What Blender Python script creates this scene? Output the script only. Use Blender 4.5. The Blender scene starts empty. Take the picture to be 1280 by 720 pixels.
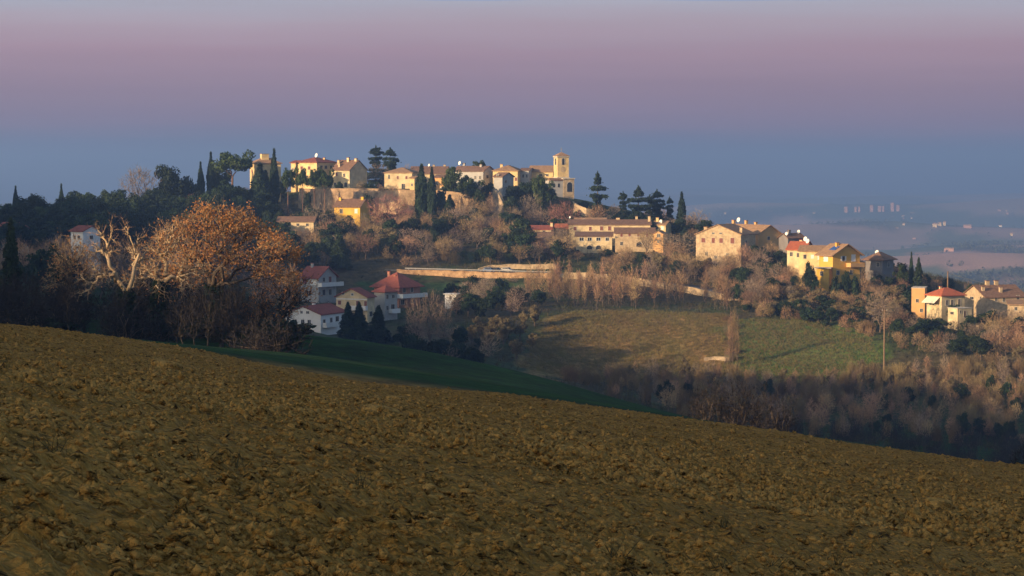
import bpy, math, random
import numpy as np
from mathutils import Vector, Matrix

random.seed(7)
RNG = np.random.default_rng(11)
SC = bpy.context.scene
COL = SC.collection
R = math.radians

# ------------------------------------------------------------------ camera
FPX = 2887.0                      # focal length in pixels of the 1280 px wide photograph
HOR = 215.0                       # row of the true horizon
PITCH = math.atan((360.0 - HOR) / FPX)
cam_d = bpy.data.cameras.new('camera')
cam = bpy.data.objects.new('camera', cam_d)
COL.objects.link(cam)
cam_d.sensor_width = 36.0
cam_d.lens = FPX / 1280.0 * 36.0
cam_d.clip_start = 0.5
cam_d.clip_end = 60000
cam.location = (0, 0, 0)
cam.rotation_euler = (R(90) - PITCH, 0, 0)
SC.camera = cam

# ------------------------------------------------------------------ sun, sky
SUN_EL, SUN_AZ = R(12.0), R(-127.0)      # azimuth from +Y towards +X
SUNV = Vector((math.sin(SUN_AZ) * math.cos(SUN_EL), math.cos(SUN_AZ) * math.cos(SUN_EL), math.sin(SUN_EL)))
sl = bpy.data.lights.new('sun', 'SUN')
sl.energy = 5.0
sl.angle = R(0.55)
sl.color = (1.0, 0.70, 0.40)
sun = bpy.data.objects.new('sun', sl)
COL.objects.link(sun)
sun.rotation_euler = SUNV.to_track_quat('Z', 'Y').to_euler()
sun.location = (-60, -30, 60)

SKY_STR = 0.11
world = bpy.data.worlds.new('World')
SC.world = world
world.use_nodes = True
nt = world.node_tree
for n in list(nt.nodes):
    nt.nodes.remove(n)
def N(t, typ, **kw):
    n = t.nodes.new(typ)
    for k, v in kw.items():
        if k.startswith('i_'):
            n.inputs[int(k[2:]) if k[2:].isdigit() else k[2:]].default_value = v
        else:
            setattr(n, k, v)
    return n
def srgb(r, g, b):
    f = lambda c: (c / 255 / 12.92) if c / 255 <= 0.04045 else ((c / 255 + 0.055) / 1.055) ** 2.4
    return (f(r), f(g), f(b), 1)
out = N(nt, 'ShaderNodeOutputWorld')
bg = N(nt, 'ShaderNodeBackground')
bg.inputs[1].default_value = SKY_STR
sky = N(nt, 'ShaderNodeTexSky', sky_type='NISHITA', sun_disc=False, sun_elevation=SUN_EL, sun_rotation=SUN_AZ % (2 * math.pi),
        altitude=250, air_density=1.0, dust_density=2.2, ozone_density=0.9)
geo = N(nt, 'ShaderNodeNewGeometry')
nrm = N(nt, 'ShaderNodeTexCoord')
sep = N(nt, 'ShaderNodeSeparateXYZ')
nt.links.new(nrm.outputs['Generated'], sep.inputs[0])
# anti-solar twilight belt: grey blue at the horizon, dusky rose above, pale lilac over it
rampmap = N(nt, 'ShaderNodeMapRange')
rampmap.inputs[1].default_value = -0.02
rampmap.inputs[2].default_value = 0.14
nt.links.new(sep.outputs['Z'], rampmap.inputs[0])
warp = N(nt, 'ShaderNodeTexNoise'); warp.inputs['Scale'].default_value = 3.0; warp.inputs['Detail'].default_value = 4
wmap = N(nt, 'ShaderNodeMapping'); wmap.inputs['Scale'].default_value = (2.2, 2.2, 46)
nt.links.new(nrm.outputs['Generated'], wmap.inputs[0]); nt.links.new(wmap.outputs[0], warp.inputs['Vector'])
wa = N(nt, 'ShaderNodeMath', operation='MULTIPLY_ADD'); wa.inputs[1].default_value = 0.075; wa.inputs[2].default_value = -0.0375
nt.links.new(warp.outputs[0], wa.inputs[0])
wadd = N(nt, 'ShaderNodeMath', operation='ADD')
nt.links.new(rampmap.outputs[0], wadd.inputs[0]); nt.links.new(wa.outputs[0], wadd.inputs[1])
ramp = N(nt, 'ShaderNodeValToRGB')
nt.links.new(wadd.outputs[0], ramp.inputs[0])
def relev(py):       # ramp position of a picture row
    return (math.sin(math.atan((360 - py) / FPX) - PITCH) + 0.02) / 0.16
SKYSTOPS = [(relev(290), srgb(106, 122, 158)), (relev(205), srgb(108, 120, 156)), (relev(182), srgb(124, 114, 146)),
            (relev(160), srgb(162, 126, 147)), (relev(105), srgb(172, 138, 152)), (relev(62), srgb(188, 154, 166)),
            (relev(28), srgb(194, 176, 186)), (relev(0), srgb(190, 190, 202)), (0.50, srgb(172, 186, 214)), (1.0, srgb(140, 168, 214))]
el = ramp.color_ramp.elements
while len(el) < len(SKYSTOPS):
    el.new(0.5)
for e, (p, c) in zip(el, SKYSTOPS):
    e.position = p; e.color = (c[0] * .565, c[1] * .548, c[2] * .553, 1)
scl = N(nt, 'ShaderNodeVectorMath', operation='SCALE')
veil = N(nt, 'ShaderNodeTexNoise'); veil.inputs['Scale'].default_value = 2.0; veil.inputs['Detail'].default_value = 5   # faint uneven veils of cloud
vmap = N(nt, 'ShaderNodeMapping'); vmap.inputs['Scale'].default_value = (1.6, 1.6, 24); vmap.inputs['Rotation'].default_value = (0, R(2), 0)
nt.links.new(nrm.outputs['Generated'], vmap.inputs[0]); nt.links.new(vmap.outputs[0], veil.inputs['Vector'])
vm = N(nt, 'ShaderNodeMath', operation='MULTIPLY_ADD'); vm.inputs[1].default_value = 0.22 / SKY_STR; vm.inputs[2].default_value = 0.89 / SKY_STR
nt.links.new(veil.outputs[0], vm.inputs[0]); nt.links.new(vm.outputs[0], scl.inputs['Scale'])
nt.links.new(ramp.outputs[0], scl.inputs[0])
fe = N(nt, 'ShaderNodeMapRange', interpolation_type='SMOOTHSTEP'); fe.inputs[1].default_value = 0.09; fe.inputs[2].default_value = 0.34
nt.links.new(sep.outputs['Z'], fe.inputs[0])
dt = N(nt, 'ShaderNodeVectorMath', operation='DOT_PRODUCT')
dt.inputs[1].default_value = (math.sin(SUN_AZ), math.cos(SUN_AZ), 0)
nt.links.new(nrm.outputs['Generated'], dt.inputs[0])
fa = N(nt, 'ShaderNodeMapRange', interpolation_type='SMOOTHSTEP'); fa.inputs[1].default_value = 0.0; fa.inputs[2].default_value = 0.9
nt.links.new(dt.outputs['Value'], fa.inputs[0])
fm = N(nt, 'ShaderNodeMath', operation='MAXIMUM')
nt.links.new(fe.outputs[0], fm.inputs[0]); nt.links.new(fa.outputs[0], fm.inputs[1])
mx = N(nt, 'ShaderNodeMix', data_type='RGBA')
nt.links.new(fm.outputs[0], mx.inputs[0]); nt.links.new(scl.outputs[0], mx.inputs[6]); nt.links.new(sky.outputs[0], mx.inputs[7])
nt.links.new(mx.outputs[2], bg.inputs[0]); nt.links.new(bg.outputs[0], out.inputs[0])

SC.view_settings.view_transform = 'Standard'
SC.view_settings.look = 'None'
SC.view_settings.exposure = 0.74
SC.view_settings.gamma = 1.0
SC.view_settings.use_curve_mapping = False
SC.render.engine = 'CYCLES'
cy = SC.cycles
cy.max_bounces = 5; cy.diffuse_bounces = 2; cy.glossy_bounces = 2; cy.transmission_bounces = 2
cy.transparent_max_bounces = 8; cy.volume_bounces = 0
cy.use_denoising = True
cy.caustics_reflective = False; cy.caustics_refractive = False

# ------------------------------------------------------------------ pixel <-> place
CP, SP = math.cos(PITCH), math.sin(PITCH)
def at(px, py, d):
    """point at depth y = d seen in picture pixel (px, py)"""
    r, u = (px - 640.0) / FPX, (360.0 - py) / FPX
    k = d / (CP + u * SP)
    return Vector((r * k, d, k * (-SP + u * CP)))
def proj(x, y, z):
    f = y * CP - z * SP
    u = y * SP + z * CP
    return 640 + FPX * x / f, 360 - FPX * u / f

# ------------------------------------------------------------------ noise
def _h(ix, iy, s):
    n = (ix.astype(np.int64) * 374761393 + iy.astype(np.int64) * 668265263 + s * 1274126177) & 0x7fffffff
    n = ((n ^ (n >> 13)) * 1103515245) & 0x7fffffff
    n = (n ^ (n >> 16)) & 0xffff
    return n / 65535.0
def vnoise(x, y, s=0):
    ix, iy = np.floor(x), np.floor(y)
    fx, fy = x - ix, y - iy
    fx = fx * fx * fx * (fx * (fx * 6 - 15) + 10); fy = fy * fy * fy * (fy * (fy * 6 - 15) + 10)
    a = _h(ix, iy, s); b = _h(ix + 1, iy, s); c = _h(ix, iy + 1, s); d = _h(ix + 1, iy + 1, s)
    return (a + (b - a) * fx) * (1 - fy) + (c + (d - c) * fx) * fy - 0.5
def fbm(x, y, o=4, s=0):
    v = 0; a = 1.0
    for k in range(o):
        v = v + a * vnoise(x, y, s + k * 17); x = x * 2.03 + 11.3; y = y * 2.03 + 5.7; a *= 0.5
    return v
def worley(x, y, s=0):
    ix, iy = np.floor(x), np.floor(y)
    best = np.full(x.shape, 9.0); hid = np.zeros(x.shape)
    for ox in (-1, 0, 1):
        for oy in (-1, 0, 1):
            jx, jy = ix + ox, iy + oy
            cx = jx + _h(jx, jy, s); cyy = jy + _h(jx, jy, s + 5)
            d = np.hypot(x - cx, y - cyy)
            m = d < best
            best = np.where(m, d, best); hid = np.where(m, _h(jx, jy, s + 9), hid)
    return best, hid

# ------------------------------------------------------------------ ground shape
def ss(a, b, v):
    t = np.clip((v - a) / (b - a), 0, 1); return t * t * (3 - 2 * t)
FA, FB, FC = 0.0817, 0.138, 1.65                 # ploughed field: z = -FC - FA*y - FB*x
def field_plane(x, y):
    return -FC - FA * y - FB * x - 0.078 * np.clip(x, -14, 14) * (1 - ss(16, 52, y)) - 0.36 * np.exp(-((x + 7.5) / 6.0) ** 2) * ss(55, 106, y)

CTRL = [ # (px, py, depth) of the bare ground as it is seen or can be inferred
 # crest of the shaded green slope behind the field
 (340,417,230),(430,426,230),(520,440,230),(640,467,230),(760,496,230),(870,524,230),(1000,556,225),(1280,622,220),
 (340,437,150),(430,450,150),(520,463,150),(640,483,150),(760,505,150),(870,528,150),(1100,573,150),(1280,605,150),
 (0,416,200),(150,432,200),(260,440,205),(0,414,150),(150,432,150),
 # its far side and the valley
 (340,455,310),(430,468,310),(640,500,310),(870,552,310),(1080,588,310),(1280,615,310),(0,420,300),(180,432,300),
 (400,446,420),(520,462,420),(640,486,440),(760,506,450),(900,524,470),(1100,546,465),(1260,564,450),(0,372,400),(150,395,400),(260,420,400),
 (400,420,555),(330,410,540),(0,335,520),(120,345,520),(230,370,520),
 (440,404,600),(490,398,605),(395,382,645),(505,384,640),(560,384,640),
 (560,430,560),(650,432,560),(600,402,600),(600,458,520),
 # road terrace and the field under it
 (450,345,692),(510,344,695),(600,343,698),(690,346,695),(450,356,684),(550,358,684),(690,358,680),(800,362,676),(920,380,660),
 (700,390,618),(900,392,612),(700,430,586),(900,430,582),(720,464,560),(900,472,555),
 (1000,402,604),(1100,422,585),(1000,470,552),(1100,482,545),(1250,444,560),(1250,505,510),
 # wooded slope under the village
 (300,312,735),(400,304,745),(500,306,742),(600,312,742),(700,318,735),(250,334,690),(350,340,690),
 (360,272,794),(450,276,792),(530,273,794),(600,272,794),(660,282,792),(715,292,792),
 (380,243,826),(450,241,826),(530,242,826),(600,243,826),(660,246,826),(705,252,826),
 (400,241,880),(560,241,880),(690,254,880),
 (300,262,805),(250,270,785),(200,274,785),(100,284,765),(0,292,745),(100,304,680),(0,312,650),(200,306,700),
 (0,300,900),(200,290,900),(300,272,900),
 # the spur running down to the right
 (750,288,790),(830,291,790),(770,313,742),(705,313,745),(860,292,800),
 (880,336,705),(945,341,700),(905,302,780),(960,314,760),
 (1000,347,682),(1040,362,657),(1100,353,672),(1105,343,712),
 (1140,388,622),(1180,405,600),(1220,402,602),(1272,404,612),(1180,384,662),(1272,388,662),
 # behind the ridge
 (0,345,1010),(300,335,1010),(600,345,1010),(800,375,1010),(1000,425,1010),(1250,455,1010)]
PTS = [tuple(at(*c)) for c in CTRL]
for gx in (-120, -60, -22, 0, 22, 60, 120):
    for gy in (-120, -40, 20, 70, 108):
        PTS.append((gx, gy, float(field_plane(gx, gy)) - (0.004 * (gx - 22) ** 2 / 22 if gx > 22 else 0)))
PTS += [(200, 320, -82), (260, 480, -70), (300, 640, -62), (340, 820, -110), (300, 1010, -140), (-330, 700, 2), (-330, 900, -25),
        (-330, 500, 8), (-260, 350, 2), (-260, 200, 18), (-300, 60, 36), (-420, -200, 60), (420, -200, -60), (420, 200, -90), (-500, 1010, -40)]
PTS = np.array(PTS, dtype=float)
def _tps(r2):
    return np.where(r2 > 0, 0.5 * r2 * np.log(np.maximum(r2, 1e-12)), 0.0)
_S = 100.0
_P = PTS[:, :2] / _S
_n = len(_P)
_K = _tps(((_P[:, None, :] - _P[None, :, :]) ** 2).sum(-1)) + np.eye(_n) * 0.004
_Q = np.hstack([np.ones((_n, 1)), _P])
_A = np.zeros((_n + 3, _n + 3)); _A[:_n, :_n] = _K; _A[:_n, _n:] = _Q; _A[_n:, :_n] = _Q.T
_W = np.linalg.solve(_A, np.concatenate([PTS[:, 2], np.zeros(3)]))
def tps(x, y):
    sh = x.shape; x = x.ravel() / _S; y = y.ravel() / _S
    o = np.empty(x.shape)
    for i in range(0, len(x), 20000):
        a, b = x[i:i + 20000], y[i:i + 20000]
        r2 = (a[:, None] - _P[None, :, 0]) ** 2 + (b[:, None] - _P[None, :, 1]) ** 2
        o[i:i + 20000] = _tps(r2) @ _W[:_n] + _W[_n] + _W[_n + 1] * a + _W[_n + 2] * b
    return o.reshape(sh)
# the long hill on the left, outside the picture, whose shadow lies over the valley: its crest profile along y
SHADE = [(0,238,700),(250,268,760),(330,292,745),(400,312,720),(520,352,660),(600,392,600),(690,440,545),(760,466,555),(900,476,548),(1100,480,545),(1280,474,540),
         (120,366,215),(250,368,215),(380,368,215)]
RX = -470.0
_rp = []
for s in SHADE:
    p = at(*s); t = (p.x - RX) / -SUNV.x
    _rp.append((p.y + SUNV.y * t, p.z + SUNV.z * t))
_rp.sort()
def ridge(x, y):
    ys = np.array([a for a, b in _rp]); zs = np.array([b for a, b in _rp])
    k = np.array([zs[max(0, i - 1):i + 2].mean() for i in range(len(zs))])
    ys = np.concatenate([[-500, ys[0] - 140], ys, [ys[-1] + 120, ys[-1] + 400]])
    zs = np.concatenate([[40, k[0] * 0.72], k, [k[-1] - 14, -60]])
    return np.interp(y, ys, zs) - np.where(x > RX, 0.38, 0.16) * np.abs(x - RX)
def far_z(x, y):
    z = -172 + 40 * fbm(x / 1300 + 3.1, y / 1700 + 1.7, 3, 3) * 2 + 10 * fbm(x / 420, y / 520, 2, 40)
    z = z + 62 * np.exp(-(((y - 5700 - 0.25 * x) / 600) ** 2)) * ss(-400, 700, x) * (1 - ss(1300, 2300, x))
    z = z + 38 * np.exp(-(((y - 9300 + 0.3 * x) / 700) ** 2)) * (.6 + vnoise(x / 900, y * 0, 71)) + 22 * np.exp(-(((y - 4400 - .4 * x) / 330) ** 2)) * ss(300, 1500, x)
    z = z + 32 * np.exp(-(((y - 3400) / 400) ** 2)) * ss(350, 800, x)
    return z
def ground_raw(x, y):
    z = tps(x, np.clip(y, -300, 1020))
    zf = field_plane(x, y)
    w = ss(100, 122, y) + ss(60, 160, np.abs(x))
    z = zf * (1 - np.clip(w, 0, 1)) + z * np.clip(w, 0, 1)
    zr = ridge(x, y)
    k = 6.0
    m = np.maximum(z, zr)
    z = m + np.log(np.exp(np.clip((z - m) / k, -30, 0)) + np.exp(np.clip((zr - m) / k, -30, 0))) * k * 0.6
    # unseen shoulder added behind and left of the camera to shade the field
    z = z + 21 * np.exp(-((x + 138) / 42) ** 2) * ss(-330, -170, y) * (1 - ss(-12, 60, y))
    w2 = np.clip(ss(950, 1500, y) + ss(700, 1500, np.abs(x + 100)) , 0, 1)
    return z * (1 - w2) + far_z(x, y) * w2
def axis(core0, core1, step, pad0, pad1, g, end0, end1, step2):
    a = list(np.arange(core0, core1 + 1e-6, step))
    s = step2; v = core0; lo = []
    while v > end0:
        v -= s; lo.append(v)
        if v < pad0: s *= g
    s = step2; v = core1; hi = []
    while v < end1:
        v += s; hi.append(v)
        if v > pad1: s *= g
    return np.array(lo[::-1] + a + hi)
GXS = axis(-200, 200, 2.5, -560, 330, 1.06, -9000, 9000, 6.0)
GYS = axis(104, 850, 2.5, -200, 1250, 1.022, -900, 17500, 6.0)
GX, GY = np.meshgrid(GXS, GYS)
GZ = ground_raw(GX, GY)
GZ += (fbm(GX / 14, GY / 14, 3, 77) * 0.7) * ss(150, 260, GY)
def gz(x, y):
    i = int(np.clip(np.searchsorted(GXS, x) - 1, 0, len(GXS) - 2)); j = int(np.clip(np.searchsorted(GYS, y) - 1, 0, len(GYS) - 2))
    u = (x - GXS[i]) / (GXS[i + 1] - GXS[i]); v = (y - GYS[j]) / (GYS[j + 1] - GYS[j])
    return float((GZ[j, i] * (1 - u) + GZ[j, i + 1] * u) * (1 - v) + (GZ[j + 1, i] * (1 - u) + GZ[j + 1, i + 1] * u) * v)
_DS = np.concatenate([np.arange(112, 900, 2.0), np.geomspace(900, 17000, 300)])
_FI = None
def hit(px, py, dmin=112, dmax=17000):
    """first ground point under picture pixel (px, py) beyond depth dmin"""
    r, u = (px - 640.0) / FPX, (360.0 - py) / FPX
    k = _DS / (CP + u * SP); X = r * k; Z = k * (-SP + u * CP)
    i = np.clip(np.searchsorted(GXS, X) - 1, 0, len(GXS) - 2); j = np.clip(np.searchsorted(GYS, _DS) - 1, 0, len(GYS) - 2)
    a = (X - GXS[i]) / (GXS[i + 1] - GXS[i]); b = (_DS - GYS[j]) / (GYS[j + 1] - GYS[j])
    G = (GZ[j, i] * (1 - a) + GZ[j, i + 1] * a) * (1 - b) + (GZ[j + 1, i] * (1 - a) + GZ[j + 1, i + 1] * a) * b
    m = (G >= Z) & (_DS >= dmin) & (_DS <= dmax)
    if not m.any():
        return None
    q = int(np.argmax(m))
    return Vector((X[q], _DS[q], G[q]))

# ------------------------------------------------------------------ helpers
def mesh_np(name, V, F, smooth=False):
    V = np.asarray(V, dtype=np.float32); F = np.asarray(F, dtype=np.int32)
    me = bpy.data.meshes.new(name)
    k = F.shape[1]
    me.vertices.add(len(V)); me.vertices.foreach_set('co', V.ravel())
    me.loops.add(F.size); me.loops.foreach_set('vertex_index', F.ravel())
    me.polygons.add(len(F))
    me.polygons.foreach_set('loop_start', np.arange(0, F.size, k, dtype=np.int32))
    if smooth:
        me.polygons.foreach_set('use_smooth', np.ones(len(F), dtype=bool))
    me.update(calc_edges=True)
    return me
def link(name, me, mat=None, parent=None):
    o = bpy.data.objects.new(name, me)
    COL.objects.link(o)
    if mat is not None and me is not None and not me.materials:
        me.materials.append(mat)
    if parent is not None:
        o.parent = parent
    return o
def tag(o, label=None, cat=None, group=None, kind=None):
    if label: o['label'] = label
    if cat: o['category'] = cat
    if group: o['group'] = group
    if kind: o['kind'] = kind
    return o
def empty(name, loc, rz=0.0):
    o = bpy.data.objects.new(name, None)
    COL.objects.link(o)
    o.location = loc; o.rotation_euler = (0, 0, rz); o.empty_display_size = 0.5
    return o
def copy_tree(o, parent=None):
    c = o.copy(); COL.objects.link(c); c.parent = parent
    for ch in o.children:
        copy_tree(ch, c)
    return c

MATS = {}
def mat(name, col, rough=0.9, var=0.25, scale=1.0, bump=0.0, bscale=None, objvar=0.0, col2=None, spec=0.2, detail=5, trans=0.0, attr=None, coord='Object', hue=0.0, stretch=None):
    m = bpy.data.materials.new(name); m.use_nodes = True
    t = m.node_tree; b = t.nodes['Principled BSDF']
    b.inputs['Roughness'].default_value = rough
    b.inputs['Specular IOR Level'].default_value = spec
    tc = N(t, 'ShaderNodeTexCoord'); vec = tc.outputs[coord]
    if stretch:
        mp = N(t, 'ShaderNodeMapping'); mp.inputs['Scale'].default_value = stretch
        t.links.new(vec, mp.inputs[0]); vec = mp.outputs[0]
    nz = N(t, 'ShaderNodeTexNoise'); nz.inputs['Scale'].default_value = scale; nz.inputs['Detail'].default_value = detail; nz.inputs['Roughness'].default_value = 0.65
    t.links.new(vec, nz.inputs['Vector'])
    mx = N(t, 'ShaderNodeMix', data_type='RGBA')
    rm = N(t, 'ShaderNodeMapRange'); rm.inputs[1].default_value = 0.3; rm.inputs[2].default_value = 0.7
    t.links.new(nz.outputs[0], rm.inputs[0]); t.links.new(rm.outputs[0], mx.inputs[0])
    if attr:
        at_ = N(t, 'ShaderNodeAttribute', attribute_name=attr)
        a = N(t, 'ShaderNodeMix', data_type='RGBA', blend_type='MULTIPLY'); a.inputs[0].default_value = 1.0; a.inputs[7].default_value = (1 - var, 1 - var, 1 - var, 1)
        c = N(t, 'ShaderNodeMix', data_type='RGBA', blend_type='MULTIPLY'); c.inputs[0].default_value = 1.0; c.inputs[7].default_value = (1 + var, 1 + var, 1 + var, 1)
        t.links.new(at_.outputs['Color'], a.inputs[6]); t.links.new(at_.outputs['Color'], c.inputs[6])
        t.links.new(a.outputs[2], mx.inputs[6]); t.links.new(c.outputs[2], mx.inputs[7])
    else:
        c1 = tuple(min(1, c * (1 - var)) for c in col); c2 = tuple(min(1, c * (1 + var)) for c in (col2 or col))
        mx.inputs[6].default_value = (*c1, 1); mx.inputs[7].default_value = (*c2, 1)
    src = mx.outputs[2]
    if objvar or hue:
        oi = N(t, 'ShaderNodeObjectInfo')
        hs = N(t, 'ShaderNodeHueSaturation')
        v = N(t, 'ShaderNodeMath', operation='MULTIPLY_ADD'); v.inputs[1].default_value = 2 * objvar; v.inputs[2].default_value = 1 - objvar
        t.links.new(oi.outputs['Random'], v.inputs[0]); t.links.new(v.outputs[0], hs.inputs['Value'])
        if hue:
            w = N(t, 'ShaderNodeMath', operation='MULTIPLY'); w.inputs[1].default_value = 7.31
            fr = N(t, 'ShaderNodeMath', operation='FRACT')
            h = N(t, 'ShaderNodeMath', operation='MULTIPLY_ADD'); h.inputs[1].default_value = 2 * hue; h.inputs[2].default_value = 0.5 - hue
            t.links.new(oi.outputs['Random'], w.inputs[0]); t.links.new(w.outputs[0], fr.inputs[0]); t.links.new(fr.outputs[0], h.inputs[0]); t.links.new(h.outputs[0], hs.inputs['Hue'])
        t.links.new(src, hs.inputs['Color']); src = hs.outputs[0]
    t.links.new(src, b.inputs['Base Color'])
    if bump:
        n2 = N(t, 'ShaderNodeTexNoise'); n2.inputs['Scale'].default_value = bscale or scale * 3; n2.inputs['Detail'].default_value = 6; n2.inputs['Roughness'].default_value = 0.7
        t.links.new(vec, n2.inputs['Vector'])
        bp = N(t, 'ShaderNodeBump'); bp.inputs['Strength'].default_value = 1.0; bp.inputs['Distance'].default_value = bump
        t.links.new(n2.outputs[0], bp.inputs['Height']); t.links.new(bp.outputs[0], b.inputs['Normal'])
    if trans:
        tr = N(t, 'ShaderNodeBsdfTranslucent'); t.links.new(src, tr.inputs[0])
        ms = N(t, 'ShaderNodeMixShader'); ms.inputs[0].default_value = trans
        o = t.nodes['Material Output']
        t.links.new(b.outputs[0], ms.inputs[1]); t.links.new(tr.outputs[0], ms.inputs[2]); t.links.new(ms.outputs[0], o.inputs[0])
    MATS[name] = m
    return m

# ------------------------------------------------------------------ ground sheet
def inpoly(px, py, poly):
    r = np.zeros(px.shape, bool); n = len(poly)
    for i in range(n):
        x0, y0 = poly[i]; x1, y1 = poly[(i + 1) % n]
        c = ((y0 > py) != (y1 > py)) & (px < (x1 - x0) * (py - y0) / (y1 - y0 + 1e-12) + x0)
        r ^= c
    return r
def ground_colours(X, Y, Z):
    px, py = proj(X, np.maximum(Y, 5), Z)
    n1 = fbm(X / 45, Y / 45, 4, 5); n2 = fbm(X / 7, Y / 9, 3, 25) * 1.3
    c = np.empty(X.shape + (3,))
    base = np.array([0.085, 0.070, 0.038]); gr = np.array([0.050, 0.070, 0.026])
    t = ss(-0.25, 0.35, n1 + 0.6 * n2)[..., None]
    c[:] = base * (1 - t) + gr * t
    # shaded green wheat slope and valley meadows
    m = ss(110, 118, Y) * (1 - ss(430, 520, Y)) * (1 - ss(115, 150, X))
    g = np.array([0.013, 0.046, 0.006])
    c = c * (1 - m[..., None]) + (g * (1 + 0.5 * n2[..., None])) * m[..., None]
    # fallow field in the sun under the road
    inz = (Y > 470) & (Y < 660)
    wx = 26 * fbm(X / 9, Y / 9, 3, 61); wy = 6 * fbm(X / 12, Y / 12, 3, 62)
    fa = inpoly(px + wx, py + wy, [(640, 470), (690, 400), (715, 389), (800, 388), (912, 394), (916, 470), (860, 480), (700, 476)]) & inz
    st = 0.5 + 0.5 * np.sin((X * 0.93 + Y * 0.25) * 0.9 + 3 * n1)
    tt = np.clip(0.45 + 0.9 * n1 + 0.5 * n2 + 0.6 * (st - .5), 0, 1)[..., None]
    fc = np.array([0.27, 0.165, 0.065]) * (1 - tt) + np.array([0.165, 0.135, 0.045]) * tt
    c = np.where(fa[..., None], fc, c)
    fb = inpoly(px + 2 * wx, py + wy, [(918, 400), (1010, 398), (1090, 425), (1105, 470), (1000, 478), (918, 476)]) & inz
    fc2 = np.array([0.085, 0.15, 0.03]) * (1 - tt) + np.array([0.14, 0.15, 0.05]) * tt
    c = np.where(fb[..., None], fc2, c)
    # terrace grass under the road wall
    m = inpoly(px, py, [(440, 352), (700, 356), (700, 362), (640, 372), (470, 366)]) & (Y > 600) & (Y < 720)
    c = np.where(m[..., None], np.array([0.045, 0.085, 0.028]) * (1 + 0.5 * n2[..., None]), c)
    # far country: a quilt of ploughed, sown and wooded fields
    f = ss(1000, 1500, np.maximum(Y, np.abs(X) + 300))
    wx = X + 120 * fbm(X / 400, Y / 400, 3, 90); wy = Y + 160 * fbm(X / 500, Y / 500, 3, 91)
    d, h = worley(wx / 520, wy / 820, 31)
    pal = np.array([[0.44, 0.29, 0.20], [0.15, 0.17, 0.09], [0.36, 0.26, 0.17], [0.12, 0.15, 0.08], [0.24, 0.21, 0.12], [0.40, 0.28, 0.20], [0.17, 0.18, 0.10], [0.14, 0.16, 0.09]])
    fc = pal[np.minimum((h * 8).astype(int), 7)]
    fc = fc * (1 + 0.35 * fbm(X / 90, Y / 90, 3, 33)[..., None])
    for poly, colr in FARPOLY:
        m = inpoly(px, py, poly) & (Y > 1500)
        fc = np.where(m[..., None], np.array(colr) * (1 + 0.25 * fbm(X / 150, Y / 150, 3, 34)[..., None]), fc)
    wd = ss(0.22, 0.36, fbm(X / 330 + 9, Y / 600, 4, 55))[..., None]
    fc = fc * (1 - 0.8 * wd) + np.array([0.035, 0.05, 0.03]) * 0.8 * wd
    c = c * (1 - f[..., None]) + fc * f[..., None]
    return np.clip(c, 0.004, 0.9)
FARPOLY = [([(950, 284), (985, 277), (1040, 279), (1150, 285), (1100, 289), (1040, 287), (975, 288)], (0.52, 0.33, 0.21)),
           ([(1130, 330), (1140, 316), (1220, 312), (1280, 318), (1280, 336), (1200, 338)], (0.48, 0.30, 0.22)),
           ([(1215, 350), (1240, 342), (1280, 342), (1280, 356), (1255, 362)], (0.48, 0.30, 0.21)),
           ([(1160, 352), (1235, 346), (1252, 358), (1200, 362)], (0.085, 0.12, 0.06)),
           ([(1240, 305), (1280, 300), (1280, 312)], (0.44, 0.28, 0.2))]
ny, nx = GX.shape
Zs = GZ.copy()
# keep the sheet below the finely modelled ploughed field
fieldm = (1 - ss(106, 116, GY)) * (1 - ss(26, 40, np.abs(GX))) * ss(0, 8, GY)
Zs -= 0.5 * fieldm
idx = np.arange(ny * nx).reshape(ny, nx)
GF = np.stack([idx[:-1, :-1], idx[:-1, 1:], idx[1:, 1:], idx[1:, :-1]], -1).reshape(-1, 4)
gm = mesh_np('ground', np.stack([GX, GY, Zs], -1).reshape(-1, 3), GF, True)
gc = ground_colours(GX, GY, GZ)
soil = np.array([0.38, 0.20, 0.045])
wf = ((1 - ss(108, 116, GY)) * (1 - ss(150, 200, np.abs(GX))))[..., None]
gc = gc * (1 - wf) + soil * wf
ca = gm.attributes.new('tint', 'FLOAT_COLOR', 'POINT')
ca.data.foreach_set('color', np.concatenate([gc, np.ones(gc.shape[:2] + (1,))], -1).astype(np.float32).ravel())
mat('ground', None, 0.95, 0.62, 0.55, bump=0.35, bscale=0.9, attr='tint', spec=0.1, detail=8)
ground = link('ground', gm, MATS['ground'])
tag(ground, 'rolling winter hillside with fallow fields and far farmland', None, kind='structure')

# ------------------------------------------------------------------ ploughed field
def field_h(x, y):
    z = field_plane(x, y)
    z = z + 0.26 * fbm(x / 9.0, y / 9.0, 2, 101) + 0.06 * fbm(x / 2.2, y / 2.6, 3, 111)
    d, h = worley(x / 0.55 + 0.4 * vnoise(x * 2, y * 2, 1), y / 0.65, 121)
    z = z + (0.6 - np.minimum(d, 0.6)) * (0.01 + 0.15 * h ** 3)
    d, h = worley(x / 0.20, y / 0.24, 131)
    z = z + (0.6 - np.minimum(d, 0.6)) * (0.03 + 0.17 * h * h)
    z = z + 0.05 * fbm(x / 0.10, y / 0.12, 2, 141)
    z = z + 0.030 * fbm(x / 1.6, y / 0.42, 3, 161)
    # wheel ruts with tread bars
    for k, (rx, sl, y0, y1) in enumerate(((-0.9, 0.030, 15, 30), (1.2, 0.034, 15, 30))):
        u = x - (rx + sl * (y - 20) + 0.25 * np.sin(y * 0.3 + k))
        w = np.exp(-(u / 0.28) ** 4) * ss(y0, y0 + 3, y) * (1 - ss(y1 - 8, y1, y))
        z = z - w * (0.05 + 0.045 * np.sin(y * 13 + 5 * np.abs(u)))
    return z
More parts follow.
